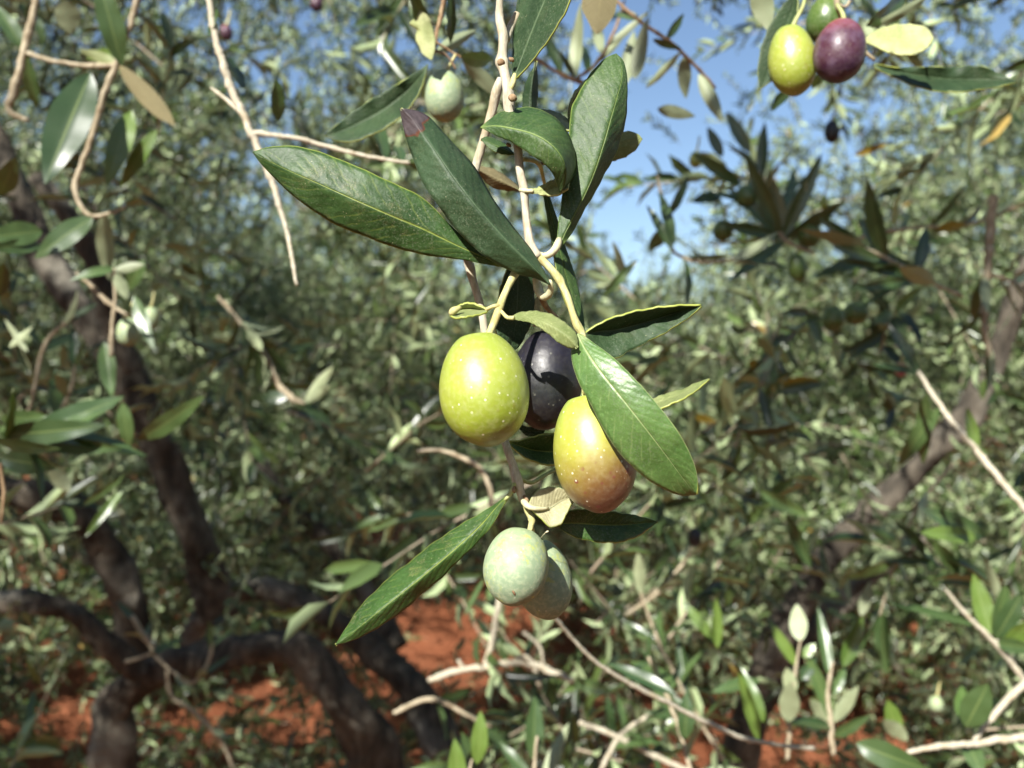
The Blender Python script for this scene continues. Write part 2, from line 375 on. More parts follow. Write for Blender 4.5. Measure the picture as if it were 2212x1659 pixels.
# ---------------------------------------------------------------- the ground
def build_ground():
    n = 190
    s = np.linspace(-1, 1, n)
    g = np.sign(s) * (np.abs(s) * 6 + (np.abs(s) ** 7) * 500)
    X, Y = np.meshgrid(g, g + 4.5)
    r = np.random.RandomState(3)
    Z = np.zeros_like(X)
    for k in range(26):
        fx, fy = r.uniform(-1, 1, 2) * (1.2 + k * 0.55); ph = r.uniform(0, 6.28)
        Z += np.sin(X * fx + Y * fy + ph) * 0.035 / (1 + k * 0.32)
    Z += r.uniform(-0.012, 0.012, X.shape)
    Z *= np.exp(-(X ** 2 + Y ** 2) / 900) * 1.0
    V = np.stack([X, Y, Z], -1).reshape(-1, 3)
    Fc = [(j * n + i, j * n + i + 1, (j + 1) * n + i + 1, (j + 1) * n + i) for j in range(n - 1) for i in range(n - 1)]
    m, t, b, out = new_mat('red_clay_soil')
    tc = t.nodes.new('ShaderNodeTexCoord'); o = tc.outputs['Object']
    n1 = noise(t, o, 2.2, 5, 0.6); n2 = noise(t, o, 28, 4, 0.7)
    vo = t.nodes.new('ShaderNodeTexVoronoi'); t.links.new(o, vo.inputs['Vector']); vo.inputs['Scale'].default_value = 34
    col = mix(t, step(t, n1, 0.3, 0.7), (0.26, 0.088, 0.040), (0.36, 0.135, 0.066))
    col = mix(t, mathn(t, 'MULTIPLY', step(t, n2, 0.5, 0.75), 0.5), col, (0.42, 0.19, 0.10))
    col = mix(t, mathn(t, 'MULTIPLY', step(t, n2, 0.55, 0.30), 0.3), col, (0.16, 0.045, 0.02))
    t.links.new(col, b.inputs['Base Color']); b.inputs['Roughness'].default_value = 0.95; b.inputs['Specular IOR Level'].default_value = 0.1
    pv = bump(t, vo.outputs['Distance'], 0.8, 0.02, None); bump(t, n2, 1.0, 0.03, b, pv)
    g_ = mesh_obj('ground', [tuple(v) for v in V], Fc, [m])
    tag(g_, 'red clay soil of the olive grove under the trees', 'ground', kind='structure')
build_ground()

# ---------------------------------------------------------------- fast foliage (many leaves in one crown mesh)
TL_NEAR = (np.array([(0, 0, 0), (-.42, .30, .10), (0, .30, 0), (.42, .30, .10), (-.40, .68, .06), (0, .68, -.04), (.40, .68, .06), (0, 1, -.12)], float),
           np.array([(0, 2, 1), (0, 3, 2), (1, 2, 5), (1, 5, 4), (2, 3, 6), (2, 6, 5), (4, 5, 7), (5, 6, 7)]))
TL_FAR = (np.array([(0, 0, 0), (-.5, .45, .08), (.5, .5, .08), (0, 1, -.10)], float), np.array([(0, 2, 1), (1, 2, 3)]))

def norm(a): return a / (np.linalg.norm(a, axis=-1, keepdims=True) + 1e-9)

def foliage_arrays(bases, dirs, rs, templ, pairs=9, leaf=0.055, width=0.013, length=0.20, droop=0.25):
    """bases, dirs: (n,3). Returns verts, tris, tone per vertex, material index per tri"""
    n = len(bases)
    dirs = norm(dirs)
    side = norm(np.cross(dirs, rs.normal(size=(n, 3))))
    L = length * rs.uniform(0.65, 1.25, n)
    # leaves
    k = np.arange(pairs)
    tpar = (k + 0.8) / pairs
    pos = bases[:, None, :] + dirs[:, None, :] * (L[:, None] * tpar[None, :])[..., None]
    pos[..., 2] -= droop * (L[:, None] * tpar[None, :] ** 2) * 0.6
    other = np.cross(dirs, side)
    lv_pos, lv_dir, lv_nor = [], [], []
    for s in (-1, 1):
        ang = (k % 2) * (math.pi / 2)
        ax = side[:, None, :] * np.cos(ang)[None, :, None] + other[:, None, :] * np.sin(ang)[None, :, None]
        ax = ax * s + rs.normal(size=ax.shape) * 0.18
        op = rs.uniform(0.35, 1.05, (n, pairs))[..., None]
        d = norm(dirs[:, None, :] * (1.15 - op * 0.5) + ax * op + np.array([0, 0, -0.12]))
        nr = norm(np.cross(np.cross(d, dirs[:, None, :] + rs.normal(size=d.shape) * 0.25), d) * 1.0 + rs.normal(size=d.shape) * 0.35)
        lv_pos.append(pos); lv_dir.append(d); lv_nor.append(nr)
    lp = np.concatenate(lv_pos, 1).reshape(-1, 3); ld = np.concatenate(lv_dir, 1).reshape(-1, 3); ln = np.concatenate(lv_nor, 1).reshape(-1, 3)
    want = norm(np.array([-.15, -.45, 1.0]) + rs.normal(size=ln.shape) * 0.35)
    sg = np.sign((ln * want).sum(-1)); sg[(sg == 0)] = 1; sg *= np.where(rs.uniform(size=len(sg)) < .17, -1, 1)
    ln = ln * sg[:, None]
    keep = rs.uniform(size=len(lp)) > 0.12
    lp, ld, ln = lp[keep], ld[keep], ln[keep]
    ls = norm(np.cross(ld, ln)); ln = np.cross(ls, ld)
    m = len(lp)
    sl = leaf * rs.uniform(0.6, 1.2, m); sw = width * rs.uniform(0.75, 1.25, m)
    tv, tf = templ
    V = lp[:, None, :] + ls[:, None, :] * (tv[None, :, 0] * sw[:, None])[..., None] + ld[:, None, :] * (tv[None, :, 1] * sl[:, None])[..., None] + ln[:, None, :] * (tv[None, :, 2] * sl[:, None])[..., None]
    nv = len(tv)
    T = (tf[None, :, :] + (np.arange(m) * nv)[:, None, None]).reshape(-1, 3)
    tone = np.repeat(rs.uniform(0, 1, m), nv)
    V = V.reshape(-1, 3)
    mi = np.zeros(len(T), int)
    # twigs: three-sided, three rings
    rt = 0.0013
    rings = []
    for q in (0.0, 0.5, 1.0):
        c = bases + dirs * (L * q)[:, None]; c = c.copy(); c[:, 2] -= droop * L * q * q * 0.6
        for a in range(3):
            an = a * 2.0944
            rings.append(c + (side * math.cos(an) + other * math.sin(an)) * rt * (1.25 - q * .8))
    R = np.stack(rings, 1)   # n, 9, 3
    tt = []
    for q in range(2):
        for a in range(3):
            b = (a + 1) % 3
            tt += [(q*3 + a, q*3 + b, q*3 + 3 + b), (q*3 + a, q*3 + 3 + b, q*3 + 3 + a)]
    tt = np.array(tt)
    T2 = (tt[None] + (np.arange(n) * 9)[:, None, None]).reshape(-1, 3) + len(V)
    return np.concatenate([V, R.reshape(-1, 3)]), np.concatenate([T, T2]), np.concatenate([tone, np.zeros(n * 9)]), np.concatenate([mi, np.ones(len(T2), int)])

def fast_mesh(name, V, T, tone, mi, mats):
    me = bpy.data.meshes.new(name)
    me.vertices.add(len(V)); me.vertices.foreach_set('co', V.astype(np.float32).ravel())
    me.loops.add(len(T) * 3); me.loops.foreach_set('vertex_index', T.astype(np.int32).ravel())
    me.polygons.add(len(T)); me.polygons.foreach_set('loop_start', (np.arange(len(T)) * 3).astype(np.int32))
    me.polygons.foreach_set('material_index', mi.astype(np.int32))
    for m in mats: me.materials.append(m)
    a = me.attributes.new('tone', 'FLOAT', 'POINT'); a.data.foreach_set('value', tone.astype(np.float32))
    me.update(calc_edges=True)
    return me

def shell_points(rs, n, rx, ry, rz, cz, inner=0.45, flat=-0.7):
    p = norm(rs.normal(size=(n * 2, 3)))
    p = p[p[:, 2] > flat][:n]
    r = rs.uniform(inner ** 3, 1, len(p)) ** (1 / 3)
    lump = 1 + 0.16 * np.sin(p[:, 0] * 5 + 1) * np.sin(p[:, 1] * 6) + 0.12 * np.sin(p[:, 2] * 9 + p[:, 0] * 7)
    q = p * (r * lump)[:, None] * np.array([rx, ry, rz]); q[:, 2] += cz
    return q, p

def crown_clumps(rs, n, rx, ry, rz, cz, clumps=85, inner=.3, flat=-.97):
    """sprays gathered round limb ends so that the crown has light and dark clumps and gaps"""
    cp, _ = shell_points(rs, clumps, rx, ry, rz, cz, inner, flat)
    cp = cp[rs.randint(0, len(cp), n)] + rs.normal(size=(n, 3)) * np.array([.22, .22, .20])
    c0 = np.array([0, 0, cz - rz * .5])
    d = norm(cp - c0) + rs.normal(size=cp.shape) * 0.6
    return cp, d

# far crown mesh shared by the trees of the back rows
def crown_far(name, seed, n=4600, rx=2.0, ry=1.8, rz=1.65, cz=1.85, leaf=0.052, width=0.0155, length=.24):
    rs = np.random.RandomState(seed)
    b, d = crown_clumps(rs, n, rx, ry, rz, cz)
    return fast_mesh(name, *foliage_arrays(b, d, rs, TL_FAR, leaf=leaf, width=width, length=length), [C_LEAF, C_TWIG])
CR = [crown_far('crown', 5), crown_far('crown', 6, rx=1.7, rz=1.75, cz=1.95)]

def trunk_geo(seed, h=1.1, r0=0.15, limbs=5, reach=1.1):
    r = random.Random(seed)
    V, Fc = [], []
    def add(path, rad, sides=9):
        v, f = tube_geo(path, rad, sides, 0.16, r.randint(0, 999)); o = len(V)
        V.extend(v); Fc.extend(tuple(i + o for i in q) for q in f)
    a = Vector((0, 0, -0.1)); b = Vector((r.uniform(-.15, .15), r.uniform(-.1, .1), h))
    path = [a.lerp(b, k / 8) + Vector((math.sin(k * .9 + seed) * .035, math.cos(k * 1.1) * .03, 0)) for k in range(9)]
    add(path, [r0 * (1.35 - .5 * (k / 8) + (.35 if k == 0 else 0)) for k in range(9)], 12)
    for j in range(limbs):
        an = j * 2 * math.pi / limbs + r.uniform(-.4, .4)
        p0 = b - Vector((0, 0, .1)); e = b + Vector((math.cos(an) * reach, math.sin(an) * reach, r.uniform(.7, 1.5)))
        mid = p0.lerp(e, .45) + Vector((math.cos(an) * .2, math.sin(an) * .2, -.1))
        c = crom([tuple(p0), tuple(mid), tuple(e)], 12)
        add([Vector(q) for q in c], [r0 * (.55 - .45 * k / 11) for k in range(12)])
        for q in range(3):
            s = Vector(c[4 + q * 3]); e2 = s + Vector((r.uniform(-.5, .5), r.uniform(-.5, .5), r.uniform(.2, .6)))
            add([s.lerp(e2, k / 5) + Vector((0, 0, .03 * math.sin(k))) for k in range(6)], [r0 * (.2 - .028 * k) for k in range(6)], 6)
    return V, Fc
TRK = []
for sd_ in (1, 4):
    V_, F_ = trunk_geo(sd_)
    me = bpy.data.meshes.new('trunk'); me.from_pydata([tuple(v) for v in V_], [], F_); me.materials.append(B_TREE)
    me.polygons.foreach_set('use_smooth', [True] * len(me.polygons)); TRK.append(me)

BACK = [
    (-1.7, 5.9, 2.2, 0.55, 0, 'low bushy young olive tree in the left middle distance, above the dark arching limbs'),
    (1.6, 5.3, 1.2, 0.55, 1, 'low bushy young olive tree in the middle distance, right of the ripening olive'),  # x, y, rot, scale, crown variant, label
    (-2.9, 6.2, 0.3, 1.02, 0, 'low silvery olive tree left of the centre gap, beyond the dark crooked limbs'),
    (0.1, 6.4, 1.9, 0.65, 1, 'small silvery olive tree straight behind the hanging fruit, below the open sky'),
    (3.5, 6.0, 4.0, 0.98, 0, 'silvery olive tree behind the long fawn twig at the right'),
    (-5.8, 8.0, 2.6, 1.25, 1, 'tall silvery olive tree far back behind the left trunk'),
    (5.9, 8.6, 5.1, 1.2, 0, 'far silvery olive tree at the right edge behind the leaning trunk'),
    (-1.6, 10.2, 0.9, 1.30, 0, 'distant olive tree showing blue sky specks through its top, left of the main stem'),
    (2.0, 11.4, 3.3, 0.82, 1, 'distant low olive tree under the widest patch of blue sky'),
    (-9.0, 13.0, 1.0, 1.4, 0, 'faint distant olive tree furthest to the left'),
    (9.4, 13.5, 2.0, 1.3, 1, 'faint distant olive tree furthest to the right'),
    (-4.4, 15.5, 2.2, 1.35, 1, 'faint olive tree of the back row glimpsed left of centre'),
    (0.4, -4.4, 4.4, 0.95, 0, 'olive tree of the row standing behind the viewer'),
    (-4.6, -2.6, 1.4, 1.1, 1, 'olive tree standing to the left behind the viewer'),
    (3.6, -1.8, 2.4, 1.15, 0, 'olive tree standing to the right behind the viewer'),
    (5.4, 16.5, 4.4, 1.2, 0, 'faint olive tree of the back row glimpsed right of centre'),
]
for k, (x, y, rz, sc, v, lab) in enumerate(BACK):
    e = thing('olive_tree', (x, y, 0), lab, 'tree', 'olive trees of the grove behind')
    e.rotation_euler = (0, 0, rz); e.scale = (sc, sc, sc)
    c = bpy.data.objects.new('crown', CR[v]); link(c, e)
    c = bpy.data.objects.new('trunk', TRK[v]); link(c, e)

def litter():
    rs = np.random.RandomState(77)
    n = 5200
    x = rs.normal(0, 2.6, n); y = rs.uniform(-3.5, 7.5, n)
    b = np.stack([x, y, rs.uniform(0.0, 0.10, n)], 1)
    lump = np.sin(x * 2.1 + 1) * np.sin(y * 1.7) + .5 * np.sin(x * 5.3 + y * 3.9)
    k = (lump > .15) | (y < 1.6)  # unseen cover near the camera added dense to cut the red bounce
    lit = np.zeros(n, bool)
    for gx, gy, gr in SUNLIT: lit |= (x - gx) ** 2 + (y - gy) ** 2 < gr ** 2
    b = b[k & ~(lit & (rs.uniform(size=n) < .9))]
    d = rs.normal(size=b.shape) * np.array([1, 1, .12]) + np.array([0, 0, .12])
    me = fast_mesh('undergrowth', *foliage_arrays(b, d, rs, TL_FAR, pairs=7, leaf=.05, width=.014, length=.18, droop=.1), [C_LEAF, C_TWIG])
    o = bpy.data.objects.new('undergrowth', me); link(o)
    tag(o, 'low weeds, prunings and fallen leaves scattered over the red soil', 'undergrowth', kind='stuff')
SUNLIT = [(-.35, 4.5, .55), (-1.05, 3.75, .42), (-.1, 5.3, .38), (1.25, 3.4, .35), (-1.75, 3.6, .32), (.65, 3.3, .3)]
litter()

# ---------------------------------------------------------------- the two near trees (limbs as in the photograph)
LIMBS = []
def limb(name, pts, parent, seed=1, label=None, sides=14):
    LIMBS.append([tuple(q) for q in crom(pts, 14)])
    path, rad = px_path(pts)
    V, Fc = tube_geo(path, [q * .86 for q in rad], sides, 0.22, seed)
    o = mesh_obj(name, V, Fc, [B_TREE], parent)
    if label: o['label'] = label
    return o

def sun_open(b, rs):
    g = b - np.array(to_sun)[None] * (b[:, 2] / to_sun.z)[:, None]; keep = np.ones(len(b))
    for gx, gy, gr in SUNLIT: keep *= 1 - .93 * (((g[:, 0] - gx) ** 2 + (g[:, 1] - gy) ** 2) < gr ** 2)
    return rs.uniform(size=len(b)) < keep
def gap_mask(px, py, rs, b=None):
    """chance to keep a spray according to where the photographed trees leave open sky or soil"""
    keep = np.ones(len(px))
    grow = 90 / b[:, 1]
    # open the canopy above the sunlit patches of soil
    g = b - np.array(to_sun)[None] * (b[:, 2] / to_sun.z)[:, None]
    for gx, gy, gr in SUNLIT:
        keep *= 1 - .93 * (((g[:, 0] - gx) ** 2 + (g[:, 1] - gy) ** 2) < gr ** 2)
    # sprays grow beside the limbs rather than straight in front of them
    for lp in LIMBS:
        for (lx, ly, lD, lr) in lp:
            near = (((px - lx) ** 2 + (py - ly) ** 2) < (lr + 120 / b[:, 1]) ** 2) & (b[:, 1] < lD)
            keep *= 1 - .86 * near
    def blob(cx, cy, rx, ry, amt):
        nonlocal keep
        d = ((px - cx) / (rx + grow)) ** 2 + ((py - cy) / (ry + grow)) ** 2
        keep = keep * (1 - amt * np.exp(-d * 1.2))
    for q in ((1380, 330, 170, 330, 1), (1700, 260, 190, 200, 1), (1270, 60, 200, 160, .95), (1480, 150, 160, 150, 1), (1560, 60, 120, 120, .85), (1400, 90, 150, 120, .88), (1900, 330, 120, 90, .7), (1420, 520, 120, 110, .9), (2060, 230, 110, 130, .9), (1220, 480, 90, 160, .9),
              (640, 200, 120, 120, .6), (420, 60, 110, 80, .5), (1010, 1390, 220, 140, 1), (570, 1520, 165, 130, .98), (900, 1490, 150, 100, .85), (150, 1550, 140, 90, .85), (1500, 1620, 220, 80, .9), (1850, 1600, 190, 70, .9)):
        blob(*q)
    return rs.uniform(size=len(px)) < keep

def near_crown(parent, seed, n, xr, yr, zr, label=None, templ=TL_NEAR, leaf=.052, width=.0125, length=.19, power=1.0, clump=.12, nclump=90, masked=True):
    rs = np.random.RandomState(seed)
    c = np.stack([rs.uniform(*xr, nclump), yr[0] + (yr[1] - yr[0]) * rs.uniform(0, 1, nclump) ** power, rs.uniform(*zr, nclump)], 1)
    b = c[rs.randint(0, nclump, n)] + rs.normal(size=(n, 3)) * clump
    # stay inside the pyramid of sight plus a margin that still shades it
    px = 1106 + b[:, 0] / b[:, 1] * F; py = 829.5 - (b[:, 2] - CAMH) / b[:, 1] * F
    if masked: m = gap_mask(px, py, rs, b) & (b[:, 2] > 0.08) & (b[:, 1] > yr[0] * 0.85)
    elif n < 200: m = b[:, 2] > 2.0
    else: m = sun_open(b, rs) & (b[:, 0] < xr[1] + .1) & (b[:, 2] > 1.36 + .55 * np.abs(b[:, 1]))
    b = b[m]
    d = rs.normal(size=b.shape) * 0.8 + np.array([0, -0.15, 0.15])
    me = fast_mesh('crown', *foliage_arrays(b, d, rs, templ, leaf=leaf, width=width, length=length), [C_LEAF, C_TWIG])
    base = root_loc(parent); me.transform(Matrix.Translation(-Vector(base)))
    o = bpy.data.objects.new('crown', me); link(o, parent)
    return o

def ground_pt(x, D): return Vector(((x - 1106) / F * D, D, 0))
# left tree: several crooked limbs
lt = thing('olive_tree', ground_pt(430, 2.1), 'near olive tree at the left with dark crooked limbs and dense shaded leaves', 'tree', 'near olive trees')
limb('limb', [(-40, 260, 1.9, 34), (40, 420, 1.9, 38), (100, 560, 1.88, 36), (190, 690, 1.85, 38), (270, 800, 1.85, 42), (330, 930, 1.87, 40), (390, 1080, 1.9, 42), (440, 1210, 1.95, 46), (470, 1330, 2.0, 50)], lt, 2, 'dark limb running diagonally down from the left edge')
limb('limb', [(80, 380, 1.7, 22), (150, 470, 1.7, 26), (205, 560, 1.72, 27), (235, 680, 1.75, 28), (290, 800, 1.78, 26)], lt, 3, 'short forked limb in the upper left')
limb('limb', [(-60, 1040, 1.7, 36), (60, 1070, 1.7, 40), (160, 1100, 1.72, 40), (230, 1190, 1.78, 40), (280, 1300, 1.82, 42), (280, 1420, 1.86, 48)], lt, 4, 'dark limb bending down at the lower left')
limb('limb', [(-40, 1300, 1.55, 26), (60, 1300, 1.55, 28), (150, 1320, 1.58, 27), (230, 1390, 1.6, 28), (300, 1450, 1.65, 30)], lt, 5, 'sun flecked limb near the lower left corner')
limb('trunk', [(255, 1760, 1.75, 60), (245, 1620, 1.72, 52), (250, 1520, 1.72, 46), (330, 1455, 1.7, 44), (440, 1425, 1.68, 43), (560, 1398, 1.66, 42), (650, 1410, 1.68, 44), (720, 1490, 1.7, 50), (790, 1590, 1.74, 60), (840, 1750, 1.8, 76)], lt, 6, 'thick arching trunk over the red soil')
limb('limb', [(405, 1400, 2.0, 22), (430, 1340, 2.0, 25), (500, 1285, 2.0, 27), (590, 1275, 2.0, 28), (690, 1320, 2.0, 30), (800, 1400, 2.0, 36), (900, 1500, 1.98, 44), (960, 1620, 1.95, 50)], lt, 7, 'second arching limb behind the thick trunk')
limb('limb', [(560, 1000, 2.3, 16), (640, 1110, 2.3, 20), (720, 1180, 2.3, 24), (800, 1290, 2.25, 28), (860, 1400, 2.2, 30)], lt, 8)
# right tree: leaning trunk
rt = thing('olive_tree', ground_pt(1600, 2.0), 'near olive tree at the right with a leaning brown trunk in sunlit leaves', 'tree', 'near olive trees')
limb('trunk', [(1560, 1720, 1.9, 52), (1620, 1560, 1.88, 46), (1660, 1430, 1.86, 40), (1720, 1310, 1.85, 38), (1800, 1190, 1.84, 35), (1900, 1090, 1.83, 33), (2000, 990, 1.82, 32), (2080, 910, 1.8, 34), (2140, 800, 1.78, 30), (2180, 690, 1.76, 27), (2230, 560, 1.75, 24)], rt, 9, 'leaning brown trunk crossing the right side')
limb('limb', [(1640, 1520, 2.0, 34), (1720, 1410, 2.0, 32), (1800, 1320, 2.0, 29), (1860, 1260, 2.0, 26), (1960, 1180, 2.0, 20), (2080, 1120, 2.0, 15)], rt, 10, 'second thinner limb below the leaning trunk')
near_crown(lt, 21, 8200, (-3.9, 0.6), (1.7, 5.2), (0.35, 3.6), nclump=190, clump=.15, power=.7, leaf=.047)
near_crown(lt, 22, 3600, (-3.4, -0.85), (-1.1, 1.1), (1.75, 3.6), nclump=60, clump=.16, masked=False)  # unseen overhang added out of frame to shade the left background
near_crown(lt, 23, 3000, (-2.8, -.1), (1.9, 4.6), (0.02, 1.15), nclump=110, clump=.13, leaf=.047)
near_crown(rt, 24, 900, (.3, 2.4), (2.0, 4.0), (0.05, 1.0), nclump=40, clump=.13)
near_crown(rt, 25, 150, (-.24, -.04), (-.16, 0.0), (2.12, 2.34), nclump=8, clump=.06, masked=False)  # small loose clump added above the camera, unseen, to shade the leaf fan
near_crown(rt, 33, 8200, (-0.3, 3.9), (1.7, 5.2), (0.25, 3.4), nclump=190, clump=.15, power=.7, leaf=.047)

near_crown(lt, 41, 330, (-1.0, 0.1), (0.75, 1.6), (0.75, 1.95), nclump=45, clump=.08)
near_crown(rt, 42, 360, (0.05, 1.1), (0.75, 1.6), (0.70, 1.85), nclump=50, clump=.08)
# ---------------------------------------------------------------- close leaves traced one by one
def leaf_strip(A, M, B, dA, dM, dB, n=40, groove=0.0003, wav=0.0, cols=7, seed=0, bulge=0.0):
    """edges A, B and midrib M in frame coordinates, d* = distance from the camera at samples along the leaf.
       Returns verts, faces, uvs"""
    r = random.Random(seed)
    a, m, b = crom(A, n), crom(M, n), crom(B, n)
    da, dm, db = [crom([(i / (len(d) - 1), v) for i, v in enumerate(d)], n)[:, 1] for d in (dA, dM, dB)]
    p1, p2 = r.uniform(0, 6), r.uniform(0, 6)
    V, UV, Fc = [], [], []
    nc = cols * 2 + 1
    for i in range(n):
        v = i / (n - 1); env = math.sin(math.pi * min(max(v, 0), 1)) ** .5 if 0 < v < 1 else 0
        for j in range(nc):
            u = (j - cols) / cols; au = abs(u)
            e, de = (a, da) if u < 0 else (b, db)
            q = m[i] * (1 - au) + e[i] * au
            D = dm[i] * (1 - au) + de[i] * au
            D += -bulge * env * math.sin(math.pi * au)                         # blade halves swell a little
            D += groove * env * math.exp(-(u / .10) ** 2)
            ww = wav * env * au * au
            D += ww * (math.sin(v * 19 + p1 + (0 if u < 0 else 2)) + .6 * math.sin(v * 41 + p2))
            wob = env * au * au * 0.9 * (math.sin(v * 33 + p2 + u) + .7 * math.sin(v * 71 + p1))
            V.append(P(q[0] + wob * .6, q[1] + wob, D)); UV.append((0.5 + 0.5 * u, v))
    for i in range(n - 1):
        for j in range(nc - 1):
            k = i * nc + j
            Fc.append((k, k + 1, k + nc + 1, k + nc))
    # make the faces look at the camera
    c = Vector((0, 0, CAMH)); s = 0
    for f in Fc[::17]:
        x, y, z = V[f[0]], V[f[1]], V[f[3]]
        s += (y - x).cross(z - x).normalized().dot((c - x).normalized())
    if s < 0: Fc = [tuple(reversed(f)) for f in Fc]
    return V, Fc, UV

def hero_leaf(parent, strips, face, back, label=None, thick=0.00042, name='leaf', **kw):
    V, Fc, UV = [], [], []
    for s in strips:
        v, f, u = leaf_strip(*s, **kw); o = len(V)
        V += v; UV += u; Fc += [tuple(i + o for i in q) for q in f]
    o = mesh_obj(name, V, Fc, [face, back, M_RIM], parent, uvs=UV)
    md = o.modifiers.new('thickness', 'SOLIDIFY'); md.thickness = thick; md.offset = -1; md.material_offset = 1; md.material_offset_rim = 2
    if label: o['label'] = label
    return o

def mm(base, *v): return [base + q / 1000 for q in v]

hb = thing('olive_branch', P(1090, 40, .185), 'pale leafy olive branch hanging sharp and close in the centre of the picture', 'branch')
stems('stem', [
    [(1084, -40, .186, 8), (1079, 10, .186, 8), (1080, 44, .186, 10), (1087, 79, .185, 11), (1085, 120, .185, 11), (1084, 134, .185, 15), (1088, 150, .184, 11), (1097, 190, .183, 12), (1099, 212, .183, 14.5), (1100, 240, .183, 12),
     (1108, 275, .183, 10), (1116, 302, .183, 9.5), (1124, 373, .182, 9), (1132, 408, .182, 10), (1133, 424, .182, 9), (1138, 483, .182, 9), (1147, 530, .181, 10), (1162, 556, .181, 11)],
    [(1118, 30, .192, 8), (1103, 60, .191, 9), (1095, 85, .188, 8)]], B_GREY, hb, seed=3)
twig('stem', [(1158, 550, .181, 10), (1175, 566, .181, 9), (1192, 583, .180, 8), (1210, 607, .180, 9.5), (1214, 616, .180, 8), (1226, 642, .179, 7.5), (1238, 680, .178, 7.5), (1248, 705, .178, 10), (1258, 722, .178, 8), (1262, 760, .176, 6), (1262, 850, .176, 4)], B_YEL, hb, seed=5)
twig('stem', [(1150, 545, .182, 7), (1132, 565, .184, 7.5), (1112, 592, .182, 9.5), (1100, 614, .180, 8), (1088, 640, .178, 8), (1080, 662, .177, 9), (1068, 694, .174, 8.5), (1056, 722, .171, 7)], B_YEL, hb, seed=6)
twig('stem', [(1163, 610, .188, 6), (1172, 645, .188, 8), (1180, 663, .189, 6), (1198, 682, .190, 5), (1215, 705, .192, 5)], B_BRN, hb, seed=7)
# knots
for (x, y, D, r, m_) in ((1108, 210, .1805, 9, B_BRN), (1083, 133, .184, 8, B_BRN), (1105, 128, .184, 6, B_BRN), (1099, 312, .181, 5, B_BRN)):
    twig('bud', [(x - r * .7, y - 3, D, r * .35), (x - r * .3, y, D - .0006, r * .85), (x + r * .3, y + 2, D - .0006, r * .8), (x + r * .8, y + 5, D, r * .25)], m_, hb, rough=.25, seed=int(x), n=8)

# L1: large worn leaf reaching to the left
L = hero_leaf(hb, [([(1097, 577), (1045, 549), (979, 492), (918, 431), (870, 404), (821, 382), (733, 343), (680, 325), (628, 314), (580, 318), (545, 328)],
    [(1098, 578), (1045, 556), (979, 526), (913, 494), (848, 467), (738, 419), (680, 393), (623, 368), (580, 347), (545, 328)],
    [(1097, 580), (1050, 571), (979, 559), (891, 546), (804, 517), (735, 490), (672, 453), (620, 412), (580, 372), (560, 350), (545, 328)],
    mm(.183, 0, -1, -3, -4, -4, -3, -2), mm(.183, 0, -2, -4, -6, -6, -5, -2), mm(.183, 0, -1, -1.5, -2, -2, -2, -2))], M_UP, M_UN, 'large worn green leaf reaching far to the left', wav=.0002, seed=1, n=60)
twig('petiole', [(1150, 556, .183, 5), (1120, 572, .183, 5), (1094, 577, .183, 5)], B_GRN, L, seed=8)
# L2: dark leaf with dead tip
L = hero_leaf(hb, [([(1181, 613), (1155, 601), (1124, 594), (1067, 567), (1001, 514), (949, 448), (913, 395), (892, 343), (878, 303), (870, 270), (863, 234)],
    [(1186, 616), (1168, 593), (1133, 558), (1089, 514), (1023, 439), (979, 382), (940, 325), (915, 290), (898, 265), (880, 245), (866, 234)],
    [(1190, 614), (1173, 580), (1146, 536), (1111, 492), (1067, 431), (1023, 356), (985, 315), (957, 284), (930, 255), (905, 240), (890, 237), (868, 233)],
    mm(.178, 3, 1, 0, 0, 0, 2, 3), mm(.176, 3, 0, -1.5, -2, -1, 1, 4), mm(.176, 3, 4, 6, 8, 8, 6, 5))], M_UPDEAD, M_UN, 'dark green leaf with a dead purple brown tip, crossing over the long left leaf', wav=.0004, seed=2, n=60)
twig('petiole', [(1187, 606, .180, 5), (1190, 622, .181, 7), (1186, 636, .182, 8), (1175, 642, .184, 8.5), (1165, 632, .186, 10), (1160, 615, .187, 9), (1157, 600, .187, 8)], B_CRM, L, seed=9)
# L3: upright leaf
L = hero_leaf(hb, [([(1202, 532), (1206, 483), (1212, 439), (1221, 375), (1226, 320), (1230, 270), (1236, 230), (1256, 189), (1287, 145), (1310, 124), (1331, 115)],
    [(1207, 534), (1222, 500), (1243, 461), (1278, 387), (1305, 308), (1320, 255), (1333, 210), (1343, 170), (1341, 138), (1331, 115)],
    [(1212, 535), (1228, 515), (1269, 444), (1309, 373), (1340, 308), (1353, 250), (1356, 200), (1353, 154), (1346, 130), (1331, 115)],
    mm(.184, 0, 1, 3, 4, 5, 6, 8), mm(.184, 0, 0, 1, 1, 2, 4, 8), mm(.184, 0, 3, 5, 6, 6, 6, 8))], M_UPM, M_UN, 'upright green leaf standing right of the stem against the sky', wav=.0002, seed=3, n=60)
twig('petiole', [(1158, 548, .182, 8), (1176, 553, .181, 7), (1192, 546, .181, 8), (1203, 532, .182, 9), (1208, 518, .184, 7)], B_CRM, L, seed=10)
